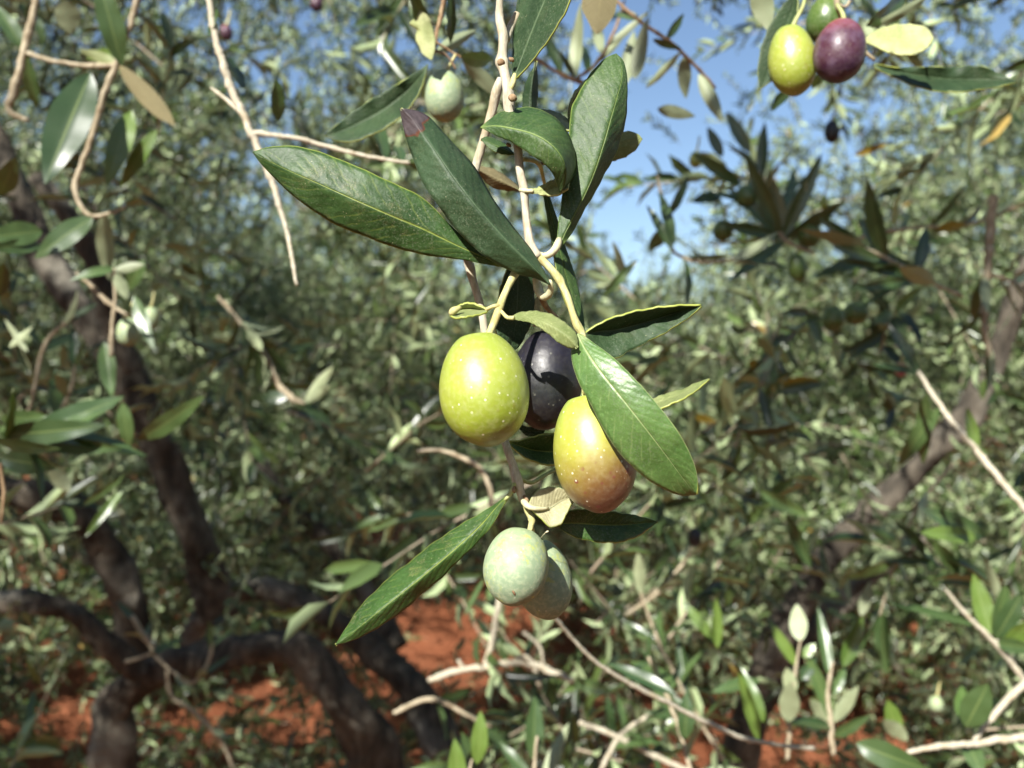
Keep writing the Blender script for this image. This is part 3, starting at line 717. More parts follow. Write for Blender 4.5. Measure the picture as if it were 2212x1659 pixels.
# L4: curled leaf
L = hero_leaf(hb, [([(1037, 275), (1067, 250), (1107, 234), (1155, 233), (1199, 253), (1228, 288), (1243, 334), (1240, 380), (1228, 404), (1212, 416)],
    [(1037, 275), (1070, 272), (1107, 278), (1155, 291), (1190, 312), (1215, 343), (1222, 372), (1220, 395), (1210, 416)],
    [(1037, 275), (1067, 291), (1107, 309), (1146, 334), (1177, 356), (1195, 378), (1203, 400), (1208, 416)],
    mm(.181, -2, 2, 4, 4, 5, 5), mm(.176, 3, 0, -2, -4, -3, 2), mm(.178, 1, -1, -2, -4, -3, 1)),
    ([(1132, 406), (1152, 407), (1176, 397), (1203, 382), (1228, 366)], [(1132, 411), (1152, 413), (1178, 410), (1206, 402), (1230, 388)], [(1132, 417), (1152, 419), (1178, 421), (1203, 420), (1226, 406)],
    mm(.181, 0, 1, 3, 4), mm(.181, 0, 0, 2, 3), mm(.181, 0, 0, 0, 0))], M_UPM, M_UN, 'green leaf curled back on itself over the main stem', seed=4, n=44, wav=.0001)
# give the lower, turned part its yellowish underside
me = L.data; me.materials.append(M_UNY); me.materials.append(M_UNY)
half = 44 * 15
for p in me.polygons:
    if p.vertices[0] >= half: p.material_index = 3
twig('petiole', [(1126, 410, .182, 7), (1136, 412, .181, 5), (1152, 413, .181, 4)], B_CRM, L, seed=11)
# L5: dark leaf at the top edge
L = hero_leaf(hb, [([(1107, 168), (1106, 123), (1110, 53), (1118, 0), (1135, -70), (1180, -150), (1240, -210)],
    [(1111, 169), (1133, 110), (1155, 53), (1177, 0), (1205, -80), (1225, -150), (1240, -210)],
    [(1115, 168), (1155, 123), (1190, 75), (1221, 22), (1240, -40), (1252, -120), (1240, -210)],
    mm(.185, 0, 6, 10, 12, 14), mm(.184, 0, 1, 2, 2, 4), mm(.183, 0, -3, -6, -7, -4))], M_UPD, M_UN, 'near black green leaf cut by the top edge beside the stem', seed=5, n=40)
twig('petiole', [(1098, 204, .183, 7), (1102, 190, .1825, 7.5), (1108, 178, .183, 7.5), (1112, 160, .184, 4)], B_YEL, L, seed=12)
# L6 small dark leaf against the sky
hero_leaf(hb, [([(1140, 262), (1130, 240), (1129, 205), (1138, 170), (1149, 150), (1158, 131)], [(1143, 262), (1146, 240), (1147, 200), (1151, 165), (1158, 131)], [(1146, 262), (1155, 242), (1162, 205), (1162, 165), (1160, 145), (1158, 131)],
    mm(.206, 0, 2, 3, 3), mm(.206, 0, 0, 0, 2), mm(.206, 0, 3, 4, 2))], M_UPD, M_UN, 'small narrow dark leaf between the two upright leaves', seed=6, n=24)
# L7 thin ribbon behind L3
hero_leaf(hb, [([(1232, 290), (1226, 262), (1229, 225), (1242, 196), (1266, 170)], [(1235, 290), (1230, 262), (1233, 228), (1246, 202), (1268, 178)], [(1239, 290), (1236, 262), (1239, 232), (1252, 207), (1272, 182)],
    mm(.200, 0, 0, 0), mm(.198, 0, 0, 0), mm(.203, 0, 0, 0))], M_UNY, M_UP, 'thin leaf seen edge on behind the upright leaf', seed=7, n=20)
hero_leaf(hb, [([(1150, 238), (1180, 236), (1210, 245), (1240, 268)], [(1150, 242), (1180, 246), (1210, 257), (1240, 272)], [(1150, 248), (1180, 262), (1210, 275), (1240, 285)],
    mm(.200, 0, 0, 0), mm(.198, 0, 0, 0), mm(.195, 0, 0, 0))], M_UN, M_UP, None, seed=17, n=20)
# L7b pale rounded leaf right
hero_leaf(hb, [([(1270, 335), (1300, 305), (1330, 289), (1355, 283), (1378, 289), (1388, 300)], [(1270, 338), (1300, 326), (1330, 315), (1360, 305), (1388, 300)], [(1270, 340), (1300, 350), (1325, 348), (1350, 340), (1375, 322), (1388, 300)],
    mm(.215, 0, 0, 0), mm(.215, 0, -1, 0), mm(.215, 0, 0, 0))], M_UNG, M_UPM, 'pale rounded leaf end showing behind the upright leaf', seed=8, n=24)
# L8 small leaf left of the stem
hero_leaf(hb, [([(1112, 332), (1090, 310), (1065, 298), (1050, 295), (1039, 299)], [(1112, 333), (1090, 323), (1065, 311), (1050, 304), (1039, 300)], [(1112, 335), (1090, 334), (1065, 326), (1048, 312), (1039, 301)],
    mm(.186, 0, 2, 2), mm(.186, 0, -1, 0), mm(.186, 0, -1, 0))], M_UPM, M_UN, 'small oval leaf under the curled leaf, left of the stem', seed=9, n=24)
# L9 brown underside
hero_leaf(hb, [([(1140, 418), (1118, 400), (1090, 378), (1060, 362), (1020, 358)], [(1140, 418), (1118, 409), (1090, 395), (1060, 380), (1020, 360)], [(1140, 419), (1118, 414), (1090, 412), (1062, 404), (1020, 362)],
    mm(.225, 0, 0, 0), mm(.222, 0, 0, 0), mm(.225, 0, 0, 0))], M_UNBR, M_UP, 'brownish leaf back behind the stem', seed=10, n=20)
# L10 right leaf
hero_leaf(hb, [([(1264, 720), (1278, 711), (1308, 694), (1360, 677), (1411, 667), (1479, 661), (1514, 661)], [(1264, 724), (1290, 716), (1330, 712), (1380, 700), (1430, 685), (1480, 669), (1514, 661)],
    [(1264, 727), (1285, 765), (1325, 773), (1377, 749), (1428, 722), (1472, 696), (1500, 675), (1514, 661)],
    mm(.183, 0, 0, 1, 1, 2), mm(.183, 0, 4, 5, 5, 2), mm(.183, 0, 1, 3, 3, 2))], M_UPD, M_UN, 'dark folded leaf pointing right from the fork', seed=11, n=44, wav=.0003)
# L11
hero_leaf(hb, [([(1340, 905), (1385, 874), (1414, 860), (1438, 849), (1479, 838), (1507, 825), (1532, 817)], [(1340, 908), (1385, 884), (1425, 868), (1462, 855), (1500, 836), (1532, 818)], [(1340, 911), (1390, 896), (1431, 879), (1462, 866), (1496, 848), (1513, 834), (1532, 819)],
    mm(.189, 0, 2, 3, 2), mm(.189, 0, 0, 0, 2), mm(.189, 0, -4, -5, 2))], M_UNG, M_UP, 'small folded leaf pointing right from behind the long glossy leaf', seed=12, n=34, wav=.0003)
# L12 dark leaf behind the fruit stalk
hero_leaf(hb, [([(1140, 545), (1112, 560), (1095, 585), (1083, 615), (1076, 655), (1070, 700), (1078, 735), (1095, 765)], [(1142, 545), (1128, 570), (1120, 600), (1118, 650), (1114, 700), (1106, 740), (1095, 765)],
    [(1145, 545), (1150, 575), (1154, 610), (1155, 650), (1150, 690), (1136, 725), (1115, 755), (1095, 765)],
    mm(.200, -2, -2, -2), mm(.200, 0, 0, 1), mm(.200, 0, 3, 1))], M_UPD, M_UN, 'dark leaf hanging behind the yellow fruit stalk', seed=13, n=34)
# L13 narrow leaf behind right fork
L = hero_leaf(hb, [([(1174, 400), (1174, 425), (1184, 483), (1196, 549), (1206, 602), (1222, 650), (1245, 695), (1266, 724)], [(1178, 400), (1182, 430), (1194, 483), (1210, 545), (1224, 600), (1240, 650), (1255, 695), (1266, 724)],
    [(1181, 400), (1190, 431), (1205, 475), (1224, 540), (1240, 586), (1253, 637), (1263, 700), (1266, 724)],
    mm(.196, 0, 0, -1, -1), mm(.196, 0, 0, 1, 1), mm(.196, 0, 1, 3, 1))], M_UPM, M_UN, 'long narrow leaf hanging behind the right fork', seed=14, n=44)
twig('petiole', [(1130, 344, .186, 5), (1150, 346, .188, 5), (1165, 355, .190, 5), (1172, 378, .193, 4), (1178, 404, .196, 4)], B_YEL, L, seed=13)
twig('tendril', [(1164, 354, .190, 3), (1180, 352, .191, 4), (1192, 350, .193, 3)], B_BRN, hb, seed=14, n=8)
# pale scrap behind
hero_leaf(hb, [([(1152, 650), (1153, 680), (1150, 705)], [(1160, 640), (1162, 675), (1160, 705)], [(1170, 642), (1178, 670), (1178, 705)],
    mm(.204, 0, 0), mm(.203, 0, 0), mm(.204, 0, 0))], M_UNB, M_UP, None, seed=18, n=14)
# small curled leaf left of the fruit stalk
L = hero_leaf(hb, [([(1052, 669), (1036, 663), (1020, 657), (1003, 657), (985, 664), (972, 668)], [(1052, 670), (1036, 669), (1018, 667), (1000, 668), (985, 672), (973, 672)], [(1052, 672), (1038, 677), (1018, 681), (998, 684), (980, 685), (973, 678)],
    mm(.176, 0, 1, 2, 1), mm(.176, 0, 3, 3, 0), mm(.175, 0, -2, -3, -1))], M_UNG, M_UPM, 'small curled leaf with a pale knob left of the fruit stalk', seed=15, n=24)
twig('petiole', [(1084, 664, .177, 5), (1074, 660, .176, 4.5), (1062, 663, .176, 4), (1048, 670, .176, 4)], B_YEL, L, seed=15)
twig('knob', [(996, 664, .1745, 3), (986, 668, .174, 7), (978, 673, .174, 8), (973, 680, .174, 5)], B_YEL, L, seed=16, n=8)
# L18: long glossy leaf in front (turned base + blade)
L = hero_leaf(hb, [([(1106, 683), (1118, 676), (1150, 671), (1190, 678), (1222, 697), (1246, 722), (1249, 750)], [(1106, 686), (1130, 684), (1165, 690), (1200, 706), (1228, 726), (1247, 752)], [(1106, 689), (1125, 693), (1152, 700), (1182, 720), (1212, 744), (1236, 753), (1247, 752)],
    mm(.173, 2, 0, -3, -6), mm(.173, 1, -3, -6, -7), mm(.173, 1, -3, -5, -6)),
    ([(1236, 735), (1234, 770), (1248, 822), (1275, 872), (1300, 922), (1340, 982), (1380, 1021), (1430, 1055), (1470, 1070), (1502, 1070)], [(1248, 720), (1262, 750), (1300, 806), (1350, 868), (1400, 932), (1440, 985), (1475, 1033), (1503, 1069)],
     [(1258, 722), (1275, 735), (1320, 768), (1390, 838), (1440, 898), (1480, 958), (1503, 1014), (1507, 1048), (1504, 1068)],
     mm(.171, 0, -5, -6.5, -6.5, -5, -3), mm(.169, 0, -5, -7.5, -8, -6, -3), mm(.169, 0, -5, -8, -8.5, -7, -4))], M_UPL, M_UN, 'long glossy sunlit green leaf lying over the black and the ripening olive', seed=16, n=56, wav=.00015)
me = L.data; me.materials.append(M_UNG); me.materials.append(M_UNG)
half = 56 * 15
for p in me.polygons:
    if p.vertices[0] < half: p.material_index = 3
twig('petiole', [(1078, 668, .177, 4), (1086, 676, .175, 4), (1096, 686, .174, 4.5), (1110, 687, .173, 5)], B_YEL, L, seed=17)

# lower twig of the same branch
lb = thing('olive_branch', P(1074, 193, .20), 'thinner grey twig running behind the sharp branch and down to the two pale olives', 'branch')
twig('stem', [(1082, 170, .200, 8), (1074, 193, .200, 11), (1063, 240, .201, 10), (1045, 300, .202, 9), (1028, 360, .202, 9), (1012, 440, .200, 8), (1006, 520, .197, 8), (1010, 565, .195, 9), (1014, 574, .195, 11), (1020, 600, .194, 9), (1035, 650, .193, 9), (1043, 690, .192, 8.5), (1052, 760, .190, 8), (1070, 860, .187, 8), (1088, 945, .184, 8), (1098, 975, .182, 9), (1108, 1005, .181, 9), (1118, 1040, .180, 12), (1124, 1062, .180, 10), (1130, 1082, .180, 9)], B_GREY, lb, seed=21)
twig('bud', [(1112, 1050, .179, 3), (1110, 1058, .1785, 5), (1112, 1064, .179, 2)], B_BRN, lb, rough=.25, seed=3, n=8)
twig('bud', [(1132, 1070, .179, 3), (1138, 1080, .1785, 5), (1141, 1086, .179, 3)], B_BRN, lb, rough=.25, seed=4, n=8)
L = hero_leaf(lb, [([(1108, 1062), (1085, 1078), (1031, 1112), (960, 1155), (902, 1199), (843, 1246), (793, 1293), (757, 1340), (738, 1370), (724, 1393)], [(1106, 1066), (1083, 1084), (1039, 1134), (980, 1189), (902, 1254), (824, 1316), (765, 1363), (724, 1393)],
    [(1104, 1068), (1082, 1100), (1062, 1137), (1019, 1184), (960, 1242), (902, 1293), (843, 1340), (804, 1363), (757, 1386), (724, 1393)],
    mm(.179, 0, 3, 5, 5, 3, -1), mm(.179, 0, 1, 0, -1, -2, -1), mm(.179, 0, 1, 2, 2, 0, -1))], M_UPS, M_UN, 'long worn leaf pointing down to the left with a yellow margin', seed=21, n=60, wav=.0003)
twig('petiole', [(1116, 1038, .180, 5), (1110, 1050, .179, 5), (1100, 1070, .179, 5), (1090, 1080, .179, 3)], B_GRN, L, seed=22)
L = hero_leaf(lb, [([(1140, 1092), (1147, 1078), (1157, 1063), (1175, 1054), (1205, 1053), (1228, 1062), (1242, 1072)], [(1143, 1095), (1165, 1099), (1187, 1098), (1210, 1084), (1228, 1076), (1242, 1072)], [(1146, 1097), (1156, 1108), (1170, 1120), (1191, 1138), (1211, 1131), (1224, 1108), (1242, 1072)],
    mm(.178, 0, 1, 3, 4), mm(.178, 0, 1, 3, 5), mm(.178, 0, -1, 0, 4))], M_UNB, M_UP, 'small broad leaf showing its pale tan back under the ripening olive', seed=22, n=30)
twig('petiole', [(1130, 1078, .180, 7), (1134, 1088, .178, 7.5), (1145, 1096, .177, 6), (1165, 1099, .1775, 4.5), (1185, 1098, .179, 2.5)], B_CRM, L, seed=23)
L = hero_leaf(lb, [([(1200, 1130), (1226, 1106), (1255, 1100), (1293, 1102), (1351, 1109), (1390, 1117), (1421, 1127)], [(1200, 1132), (1240, 1130), (1290, 1133), (1340, 1134), (1385, 1130), (1421, 1127)], [(1200, 1134), (1218, 1148), (1253, 1164), (1312, 1172), (1359, 1166), (1398, 1145), (1421, 1127)],
    mm(.186, 0, 1, 3, 3), mm(.186, 0, 2, 3, 3), mm(.186, 0, 1, 1, 3))], M_UPS, M_UN, 'dark leaf with a brown flecked margin pointing right below the ripening olive', seed=23, n=40, wav=.0002)
L = hero_leaf(lb, [([(1098, 952), (1117, 953), (1155, 943), (1195, 936), (1240, 940), (1275, 965)], [(1098, 955), (1120, 962), (1150, 972), (1195, 976), (1240, 972), (1275, 965)], [(1098, 958), (1117, 975), (1137, 989), (1192, 1004), (1240, 995), (1275, 965)],
    mm(.192, 0, 0, 0), mm(.192, 0, 2, 0), mm(.192, 0, -1, 0))], M_UPS, M_UN, 'dark leaf half hidden between the two large fruits', seed=24, n=34)
L = hero_leaf(lb, [([(1120, 915), (1140, 922), (1165, 920), (1182, 912)], [(1120, 920), (1142, 932), (1165, 930), (1182, 914)], [(1120, 925), (1140, 944), (1168, 944), (1182, 918)],
    mm(.202, 0, 0, 0), mm(.202, 0, 0, 0), mm(.202, 0, 0, 0))], M_UPD, M_UN, None, seed=25, n=18)
twig('petiole', [(1124, 1034, .180, 5), (1134, 1040, .181, 4.5), (1148, 1043, .182, 4.5), (1162, 1036, .184, 4.5), (1178, 1026, .187, 4), (1200, 1014, .19, 4)], B_GRN, lb, seed=24)

# ---------------------------------------------------------------- olives
def olive(x, y, D, a, b, mat, label, roll=0, pitch=0, stalk=None, stalkmat=None, group='olives on the close branch', egg=0.08, pointy=0.0, seed=0, scar=False):
    """a, b: half length and half width in frame units; roll turns the fruit clockwise; pitch tips the stalk end away"""
    r = random.Random(seed); s = D / F
    nu, nv = 56, 40
    V, Fc = [], []
    A, B = a * s, b * s
    for i in range(nv + 1):
        th = math.pi * i / nv
        z = math.cos(th); rr = math.sin(th) ** 0.94 * (1 + egg * z * -1) if 0 < i < nv else 0
        zz = z * (1 - pointy * 0) 
        if z > 0.9: zz -= (z - 0.9) * 0.7           # dimple where the stalk enters
        if z < -0.93: zz -= (-(z) - 0.93) * 0.5     # little nipple at the tip
        for k in range(nu):
            ph = 2 * math.pi * k / nu
            w_ = 1 + 0.012 * math.sin(2 * ph + seed) + 0.008 * math.sin(3 * ph + z * 3)
            V.append(Vector((math.cos(ph) * rr * B * w_, math.sin(ph) * rr * B * w_, zz * A)))
    for i in range(nv):
        for k in range(nu):
            k2 = (k + 1) % nu
            Fc.append((i * nu + k, (i + 1) * nu + k, (i + 1) * nu + k2, i * nu + k2))
    c = P(x, y, D)
    R = Matrix.Rotation(math.radians(roll), 3, 'Y') @ Matrix.Rotation(math.radians(-pitch), 3, 'X')
    me = bpy.data.meshes.new('olive'); me.from_pydata([tuple(v) for v in V], [], Fc); me.materials.append(mat)
    me.polygons.foreach_set('use_smooth', [True] * len(me.polygons))
    o = bpy.data.objects.new('olive', me); o.location = c; o.rotation_euler = R.to_euler(); link(o)
    tag(o, label, 'olive', group)
    if stalk:
        path, rad = px_path(stalk); V, Fc = tube_geo(path, rad, 8, .08, seed)
        Ri = R.transposed()
        st = bpy.data.meshes.new('stalk'); st.from_pydata([tuple(Ri @ (v - c)) for v in V], [], Fc); st.materials.append(stalkmat or B_YEL)
        st.polygons.foreach_set('use_smooth', [True] * len(st.polygons))
        link(bpy.data.objects.new('stalk', st), o)
    return o
G1 = 'sharp olives on the close branch'
olive(1045, 837, .168, 125, 96, O_GREEN, 'largest yellow green olive, sharp, left of the black one', roll=-7, pitch=12, seed=1, group=G1, stalk=[(1056, 716, .172, 6), (1053, 730, .170, 5)])
olive(1181, 817, .196, 109, 77, O_BLACK, 'black olive with a dull bluish bloom behind the glossy leaf', roll=6, pitch=5, seed=2, group=G1, stalk=[(1170, 660, .196, 4), (1172, 690, .196, 4), (1174, 725, .196, 4)])
olive(1283, 974, .176, 130, 88, O_TURN, 'yellow olive turning reddish brown at its lower end', roll=-9, pitch=10, seed=3, group=G1, stalk=[(1262, 820, .177, 4), (1262, 850, .177, 6), (1264, 870, .176, 5)])
o4 = olive(1115, 1222, .176, 84, 71, O_PALE, 'chalky pale green olive with yellow scratches, front one of the lowest pair', roll=10, pitch=28, seed=4, group=G1, egg=0.02, stalk=[(1134, 1088, .181, 6), (1140, 1106, .180, 6.5), (1150, 1122, .180, 8), (1147, 1135, .180, 6.5), (1144, 1150, .180, 7)], stalkmat=B_YEL)
o5 = olive(1172, 1249, .190, 86, 63, O_PALE, 'chalky pale green olive mostly in shade, rear one of the lowest pair', roll=-14, pitch=10, seed=5, group=G1, egg=0.04, stalk=[(1144, 1120, .184, 4), (1150, 1140, .186, 4), (1155, 1172, .189, 4)])
# dark speck of the old flower scar on the front pale olive
def on_obj(o, name, V, Fc, mat):
    Mi = Matrix.LocRotScale(o.location, o.rotation_euler, None).inverted()
    me = bpy.data.meshes.new(name); me.from_pydata([tuple(Mi @ Vector(v)) for v in V], [], Fc); me.materials.append(mat)
    me.polygons.foreach_set('use_smooth', [True] * len(me.polygons))
    return link(bpy.data.objects.new(name, me), o)
pth, rd = px_path([(1107, 1276, .1662, 1.5), (1110, 1280, .1661, 2.6), (1113, 1286, .1664, 1.5)], 6)
on_obj(o4, 'flower_scar', *tube_geo(pth, rd, 7, .3, 2), B_BRN)
pth, rd = px_path([(1168, 1162, .179, .7), (1175, 1154, .178, .6), (1179, 1150, .178, .8), (1181, 1149, .178, 2.4), (1185, 1147, .178, 1.6)], 14)
on_obj(o4, 'filament', *tube_geo(pth, rd, 6, .1, 2), B_CRM)

# ---------------------------------------------------------------- softer twigs further back
def simple_leaf_mesh(seed, L=1.0, W=.115, curl=.12, fold=.25, twist=0.0, n=12, c=3):
    r = random.Random(seed); V, UV, Fc = [], [], []
    nc = 2 * c + 1
    for i in range(n + 1):
        v = i / n
        wv = W * (math.sin(math.pi * min(1, v ** .85)) ** .75) * (1 if v < .9 else 1) if 0 < v < 1 else 0.004
        wv = max(wv, .008 if v < .5 else .001)
        z0 = -curl * v * v; tw = twist * (v - .3)
        for j in range(nc):
            u = (j - c) / c
            x = u * wv; z = fold * abs(x) + .01 * math.sin(v * 17 + seed) * abs(u)
            x, z = x * math.cos(tw) - z * math.sin(tw), x * math.sin(tw) + z * math.cos(tw)
            V.append((x, v * L, z + z0 + .0)); UV.append((.5 + .5 * u, v))
    for i in range(n):
        for j in range(nc - 1):
            k = i * nc + j; Fc.append((k, k + 1, k + nc + 1, k + nc))
    return V, Fc, UV
LM = {}
def leaf_mesh(var, mat):
    key = (var, mat.name)
    if key not in LM:
        cfg = [(1, .10, .10, .25, 0), (2, .115, .22, .15, .3), (3, .085, -.06, .5, -.3), (4, .13, .05, .2, .5), (5, .095, .35, .3, -.5)][var]
        V, Fc, UV = simple_leaf_mesh(cfg[0], W=cfg[1], curl=cfg[2], fold=cfg[3], twist=cfg[4])
        me = bpy.data.meshes.new('leaf'); me.from_pydata(V, [], Fc); me.materials.append(mat)
        me.polygons.foreach_set('use_smooth', [True] * len(me.polygons))
        lay = me.uv_layers.new(name='UVMap')
        for lp in me.loops: lay.data[lp.index].uv = UV[lp.vertex_index]
        LM[key] = me
    return LM[key]

def put_leaf(parent, base, d, nrm, length, var, mat, label=None, wscale=1.0):
    o = bpy.data.objects.new('leaf', leaf_mesh(var, mat)); link(o, parent)
    d = Vector(d).normalized(); nrm = Vector(nrm); s = d.cross(nrm).normalized(); nn = s.cross(d)
    M = Matrix((s, d, nn)).transposed().to_4x4() @ Matrix.Diagonal((length * wscale, length, length, 1))
    M.translation = Vector(base) - Vector(root_loc(parent))
    o.matrix_local = M
    if label: o['label'] = label
    return o

TW = 'soft focus olive twigs around the sharp branch'
def thin(ch, k=.74): return [(a, b, c, d * k) for a, b, c, d in ch]
def spray(label, pts, bark=None, leaves=8, ll=.05, seed=1, mat=None, start=.15, spread=.8, group=TW, extra=(), up=None, branch=(), flat=.6, name='olive_twig', tilt=None):
    """pts (x, y, D, r_px); opposite leaf pairs of ll metres; extra: hand placed leaves (x0,y0,x1,y1,D0,D1,width_px,roll,mat)"""
    r = random.Random(seed)
    e = thing(name, P(*pts[0][:3]), label, 'twig', group)
    stems('stem', [thin(c_) for c_ in [pts] + list(branch)], bark or B_MID, e, sides=9, rough=.11, seed=seed)
    mat = mat or C_LEAFN
    for chain in [pts] + list(branch):
        if leaves <= 0: break
        path, _ = px_path(chain, 24)
        path = [Vector(p) for p in path]
        npair = leaves
        for k in range(npair):
            t = start + (1 - start) * (k + .7) / npair; i = min(int(t * 23), 22)
            p = path[i]; tan = (path[min(i + 1, 23)] - path[i - 1]).normalized()
            ax0 = tan.orthogonal().normalized(); ax0 = Matrix.Rotation((k % 2) * math.pi / 2 + seed, 3, tan) @ ax0
            for s in (-1, 1):
                if r.random() < .12: continue
                ax = (ax0 * s + Vector((r.gauss(0, .25), r.gauss(0, .25), r.gauss(0, .25)))).normalized()
                sp = spread * r.uniform(.7, 1.25)
                d = (tan * (1 - .3 * sp) + ax * sp + Vector((0, 0, -.05))).normalized()
                if k == npair - 1: d = (tan + ax * .3).normalized()
                nr = (tan - d * tan.dot(d)).normalized() * .7 + Vector((r.gauss(0, .4), r.gauss(0, .4) - .3, r.gauss(0, .4) + .25))
                put_leaf(e, p, d, nr, ll * r.uniform(.65, 1.15), r.randint(0, 4), mat)
    for q in extra:
        x0, y0, x1, y1, D0, D1, wpx, roll = q[:8]
        m_ = q[8] if len(q) > 8 else mat; lb_ = q[9] if len(q) > 9 else None; var = q[10] if len(q) > 10 else r.randint(0, 4)
        a, b_ = P(x0, y0, D0), P(x1, y1, D1); d = b_ - a
        view = (a - Vector((0, 0, CAMH))).normalized()
        nr = -(view - d.normalized() * view.dot(d.normalized())).normalized()
        nr = Matrix.Rotation(math.radians(roll), 3, d.normalized()) @ nr
        cfgW = [.10, .115, .085, .13, .095][var]
        ws = (wpx / F * (D0 + D1) / 2) / (d.length * cfgW) / max(.35, abs(math.cos(math.radians(roll))))
        put_leaf(e, a, d, nr, d.length, var, m_, lb_, ws)
    return e
def solo(e, spec, **kw): pass
H = 180   # roll that turns a leaf's pale back to the camera

# -- long pale twig at the upper left, in front of the left foliage
spray('long pale bare twig hanging in the upper left, ending in a thin bent point', [(447, -30, .36, 8), (462, 60, .36, 10), (482, 140, .36, 10.5), (505, 205, .36, 11), (530, 255, .36, 12), (548, 300, .36, 11), (575, 360, .36, 10), (600, 425, .36, 9), (615, 480, .36, 7), (628, 540, .355, 6), (641, 616, .35, 4)],
      bark=B_GREY, leaves=0, seed=31, branch=[[(548, 288, .36, 10), (590, 293, .36, 7.5), (640, 298, .36, 7), (700, 315, .36, 6.5), (770, 333, .36, 6), (840, 346, .36, 5.5), (885, 352, .36, 5)], [(522, 246, .362, 6), (490, 216, .365, 6), (456, 190, .37, 4)]],
      extra=[(601, 262, 600, 172, .37, .36, 15, 20), (520, 190, 500, 120, .37, .38, 12, 60), (470, 20, 446, 75, .36, .36, 7, 70), (830, 345, 812, 240, .37, .39, 14, 50), (868, 350, 860, 290, .37, .39, 12, 20), (885, 352, 935, 372, .36, .37, 9, 30)])
# -- top spray with the single pale olive
e = spray('short twig left of the stem carrying one pale olive and a chewed yellow leaf', [(975, -60, .31, 7), (955, 20, .31, 7), (942, 80, .31, 6), (936, 118, .31, 5)], bark=B_BRN, leaves=0, seed=32,
      branch=[[(936, 108, .31, 5), (965, 120, .31, 3), (985, 150, .31, 3)], [(942, 90, .31, 4), (975, 112, .312, 3), (1000, 125, .312, 3)]],
      extra=[(930, 100, 893, -20, .31, .29, 17, 25), (972, 95, 985, -30, .32, .31, 10, 40), (995, 120, 1085, 143, .31, .33, 17, 15), (945, 110, 1040, 60, .33, .36, 14, H), (1000, 130, 1090, 215, .34, .36, 16, 170)])
hero_leaf(e, [([(924, 138), (885, 165), (848, 188), (800, 216), (760, 243), (725, 272), (701, 292)], [(922, 146), (880, 195), (830, 235), (780, 263), (735, 283), (701, 292)], [(922, 150), (909, 190), (875, 243), (804, 290), (751, 306), (720, 302), (701, 292)],
    mm(.290, 0, 2, 2, 0), mm(.290, 0, 4, 3, 0), mm(.290, 0, -4, -4, 0))], M_UPD, M_UN, 'dark green leaf slanting down to the left of the pale olive', seed=31, n=40, wav=.0006)
hero_leaf(e, [([(932, 130), (912, 116), (905, 100), (897, 85), (900, 66), (885, 52), (895, 38), (908, 22)], [(933, 128), (922, 108), (916, 92), (914, 74), (912, 60), (908, 44), (906, 33), (908, 22)], [(934, 126), (940, 104), (941, 88), (938, 70), (934, 56), (930, 42), (920, 30), (908, 22)],
    mm(.298, 0, 2, 0), mm(.298, 0, 0, 0), mm(.298, 0, 2, 0))], M_UNY, M_UNY, 'chewed pale yellow leaf', seed=32, n=30)
olive(960, 207, .31, 57, 42, O_PALE, 'pale green olive crossed by a leaf shadow, slightly soft, left of the stem', roll=-3, pitch=8, seed=6, group='slightly soft olives', stalk=[(984, 118, .311, 3), (972, 140, .311, 3), (964, 158, .311, 3)])
# -- top right pair of olives
e = spray('twig at the top right with a green and a purple olive and broad leaves', [(1800, -80, .30, 8), (1804, -20, .30, 8), (1812, 20, .30, 8), (1830, 70, .31, 7), (1862, 105, .315, 6), (1890, 130, .315, 5)], bark=B_MID, leaves=0, seed=33,
      branch=[[(1812, 10, .30, 5), (1825, 15, .30, 4), (1836, 2, .30, 5)]],
      extra=[(1640, -40, 1648, 60, .33, .34, 24, 160), (1870, 55, 1995, -15, .33, .34, 17, 30), (1880, 60, 2065, -25, .34, .30, 11, 165, C_LEAFN), (1880, 88, 1850, 28, .33, .35, 12, 170),
             (1780, 150, 1752, 195, .36, .38, 10, 0), (1715, 190, 1640, 245, .40, .42, 12, 20), (1800, 180, 1755, 130, .40, .42, 14, 10)])
hero_leaf(e, [([(1722, -30), (1692, 10), (1665, 50), (1645, 100), (1637, 150), (1640, 194)], [(1722, -30), (1712, 20), (1693, 70), (1672, 125), (1655, 165), (1640, 194)], [(1724, -30), (1722, 30), (1715, 70), (1698, 120), (1672, 168), (1640, 194)],
    mm(.305, 0, 2, 2, 0), mm(.305, 0, 2, 2, 0), mm(.305, 0, -2, -2, 0))], M_UPD, M_UN, 'long dark leaf hanging left of the green olive', seed=33, n=34)
hero_leaf(e, [([(1868, 84), (1890, 66), (1925, 54), (1970, 52), (2003, 60), (2016, 78)], [(1868, 86), (1900, 82), (1940, 85), (1975, 88), (2005, 88), (2016, 80)], [(1868, 90), (1895, 103), (1930, 116), (1970, 118), (1998, 108), (2016, 82)],
    mm(.30, 3, 5, 3), mm(.30, 0, 1, 0), mm(.30, 0, -4, 0))], M_UNY, M_UP, 'broad yellowish leaf back right of the purple olive', seed=34, n=34, wav=.001)
hero_leaf(e, [([(1890, 138), (1935, 146), (1990, 144), (2060, 145), (2120, 142), (2150, 155), (2198, 176)], [(1890, 142), (1935, 152), (1985, 162), (2040, 170), (2100, 172), (2150, 172), (2198, 176)], [(1890, 146), (1930, 165), (1980, 186), (2040, 198), (2100, 195), (2150, 188), (2198, 177)],
    mm(.32, 0, 4, 4, 0), mm(.32, 0, 5, 5, 0), mm(.32, 0, -5, -4, 0))], M_UPD, M_UN, 'long dark leaf with a pale lower half pointing right below the purple olive', seed=35, n=40, wav=.0014)
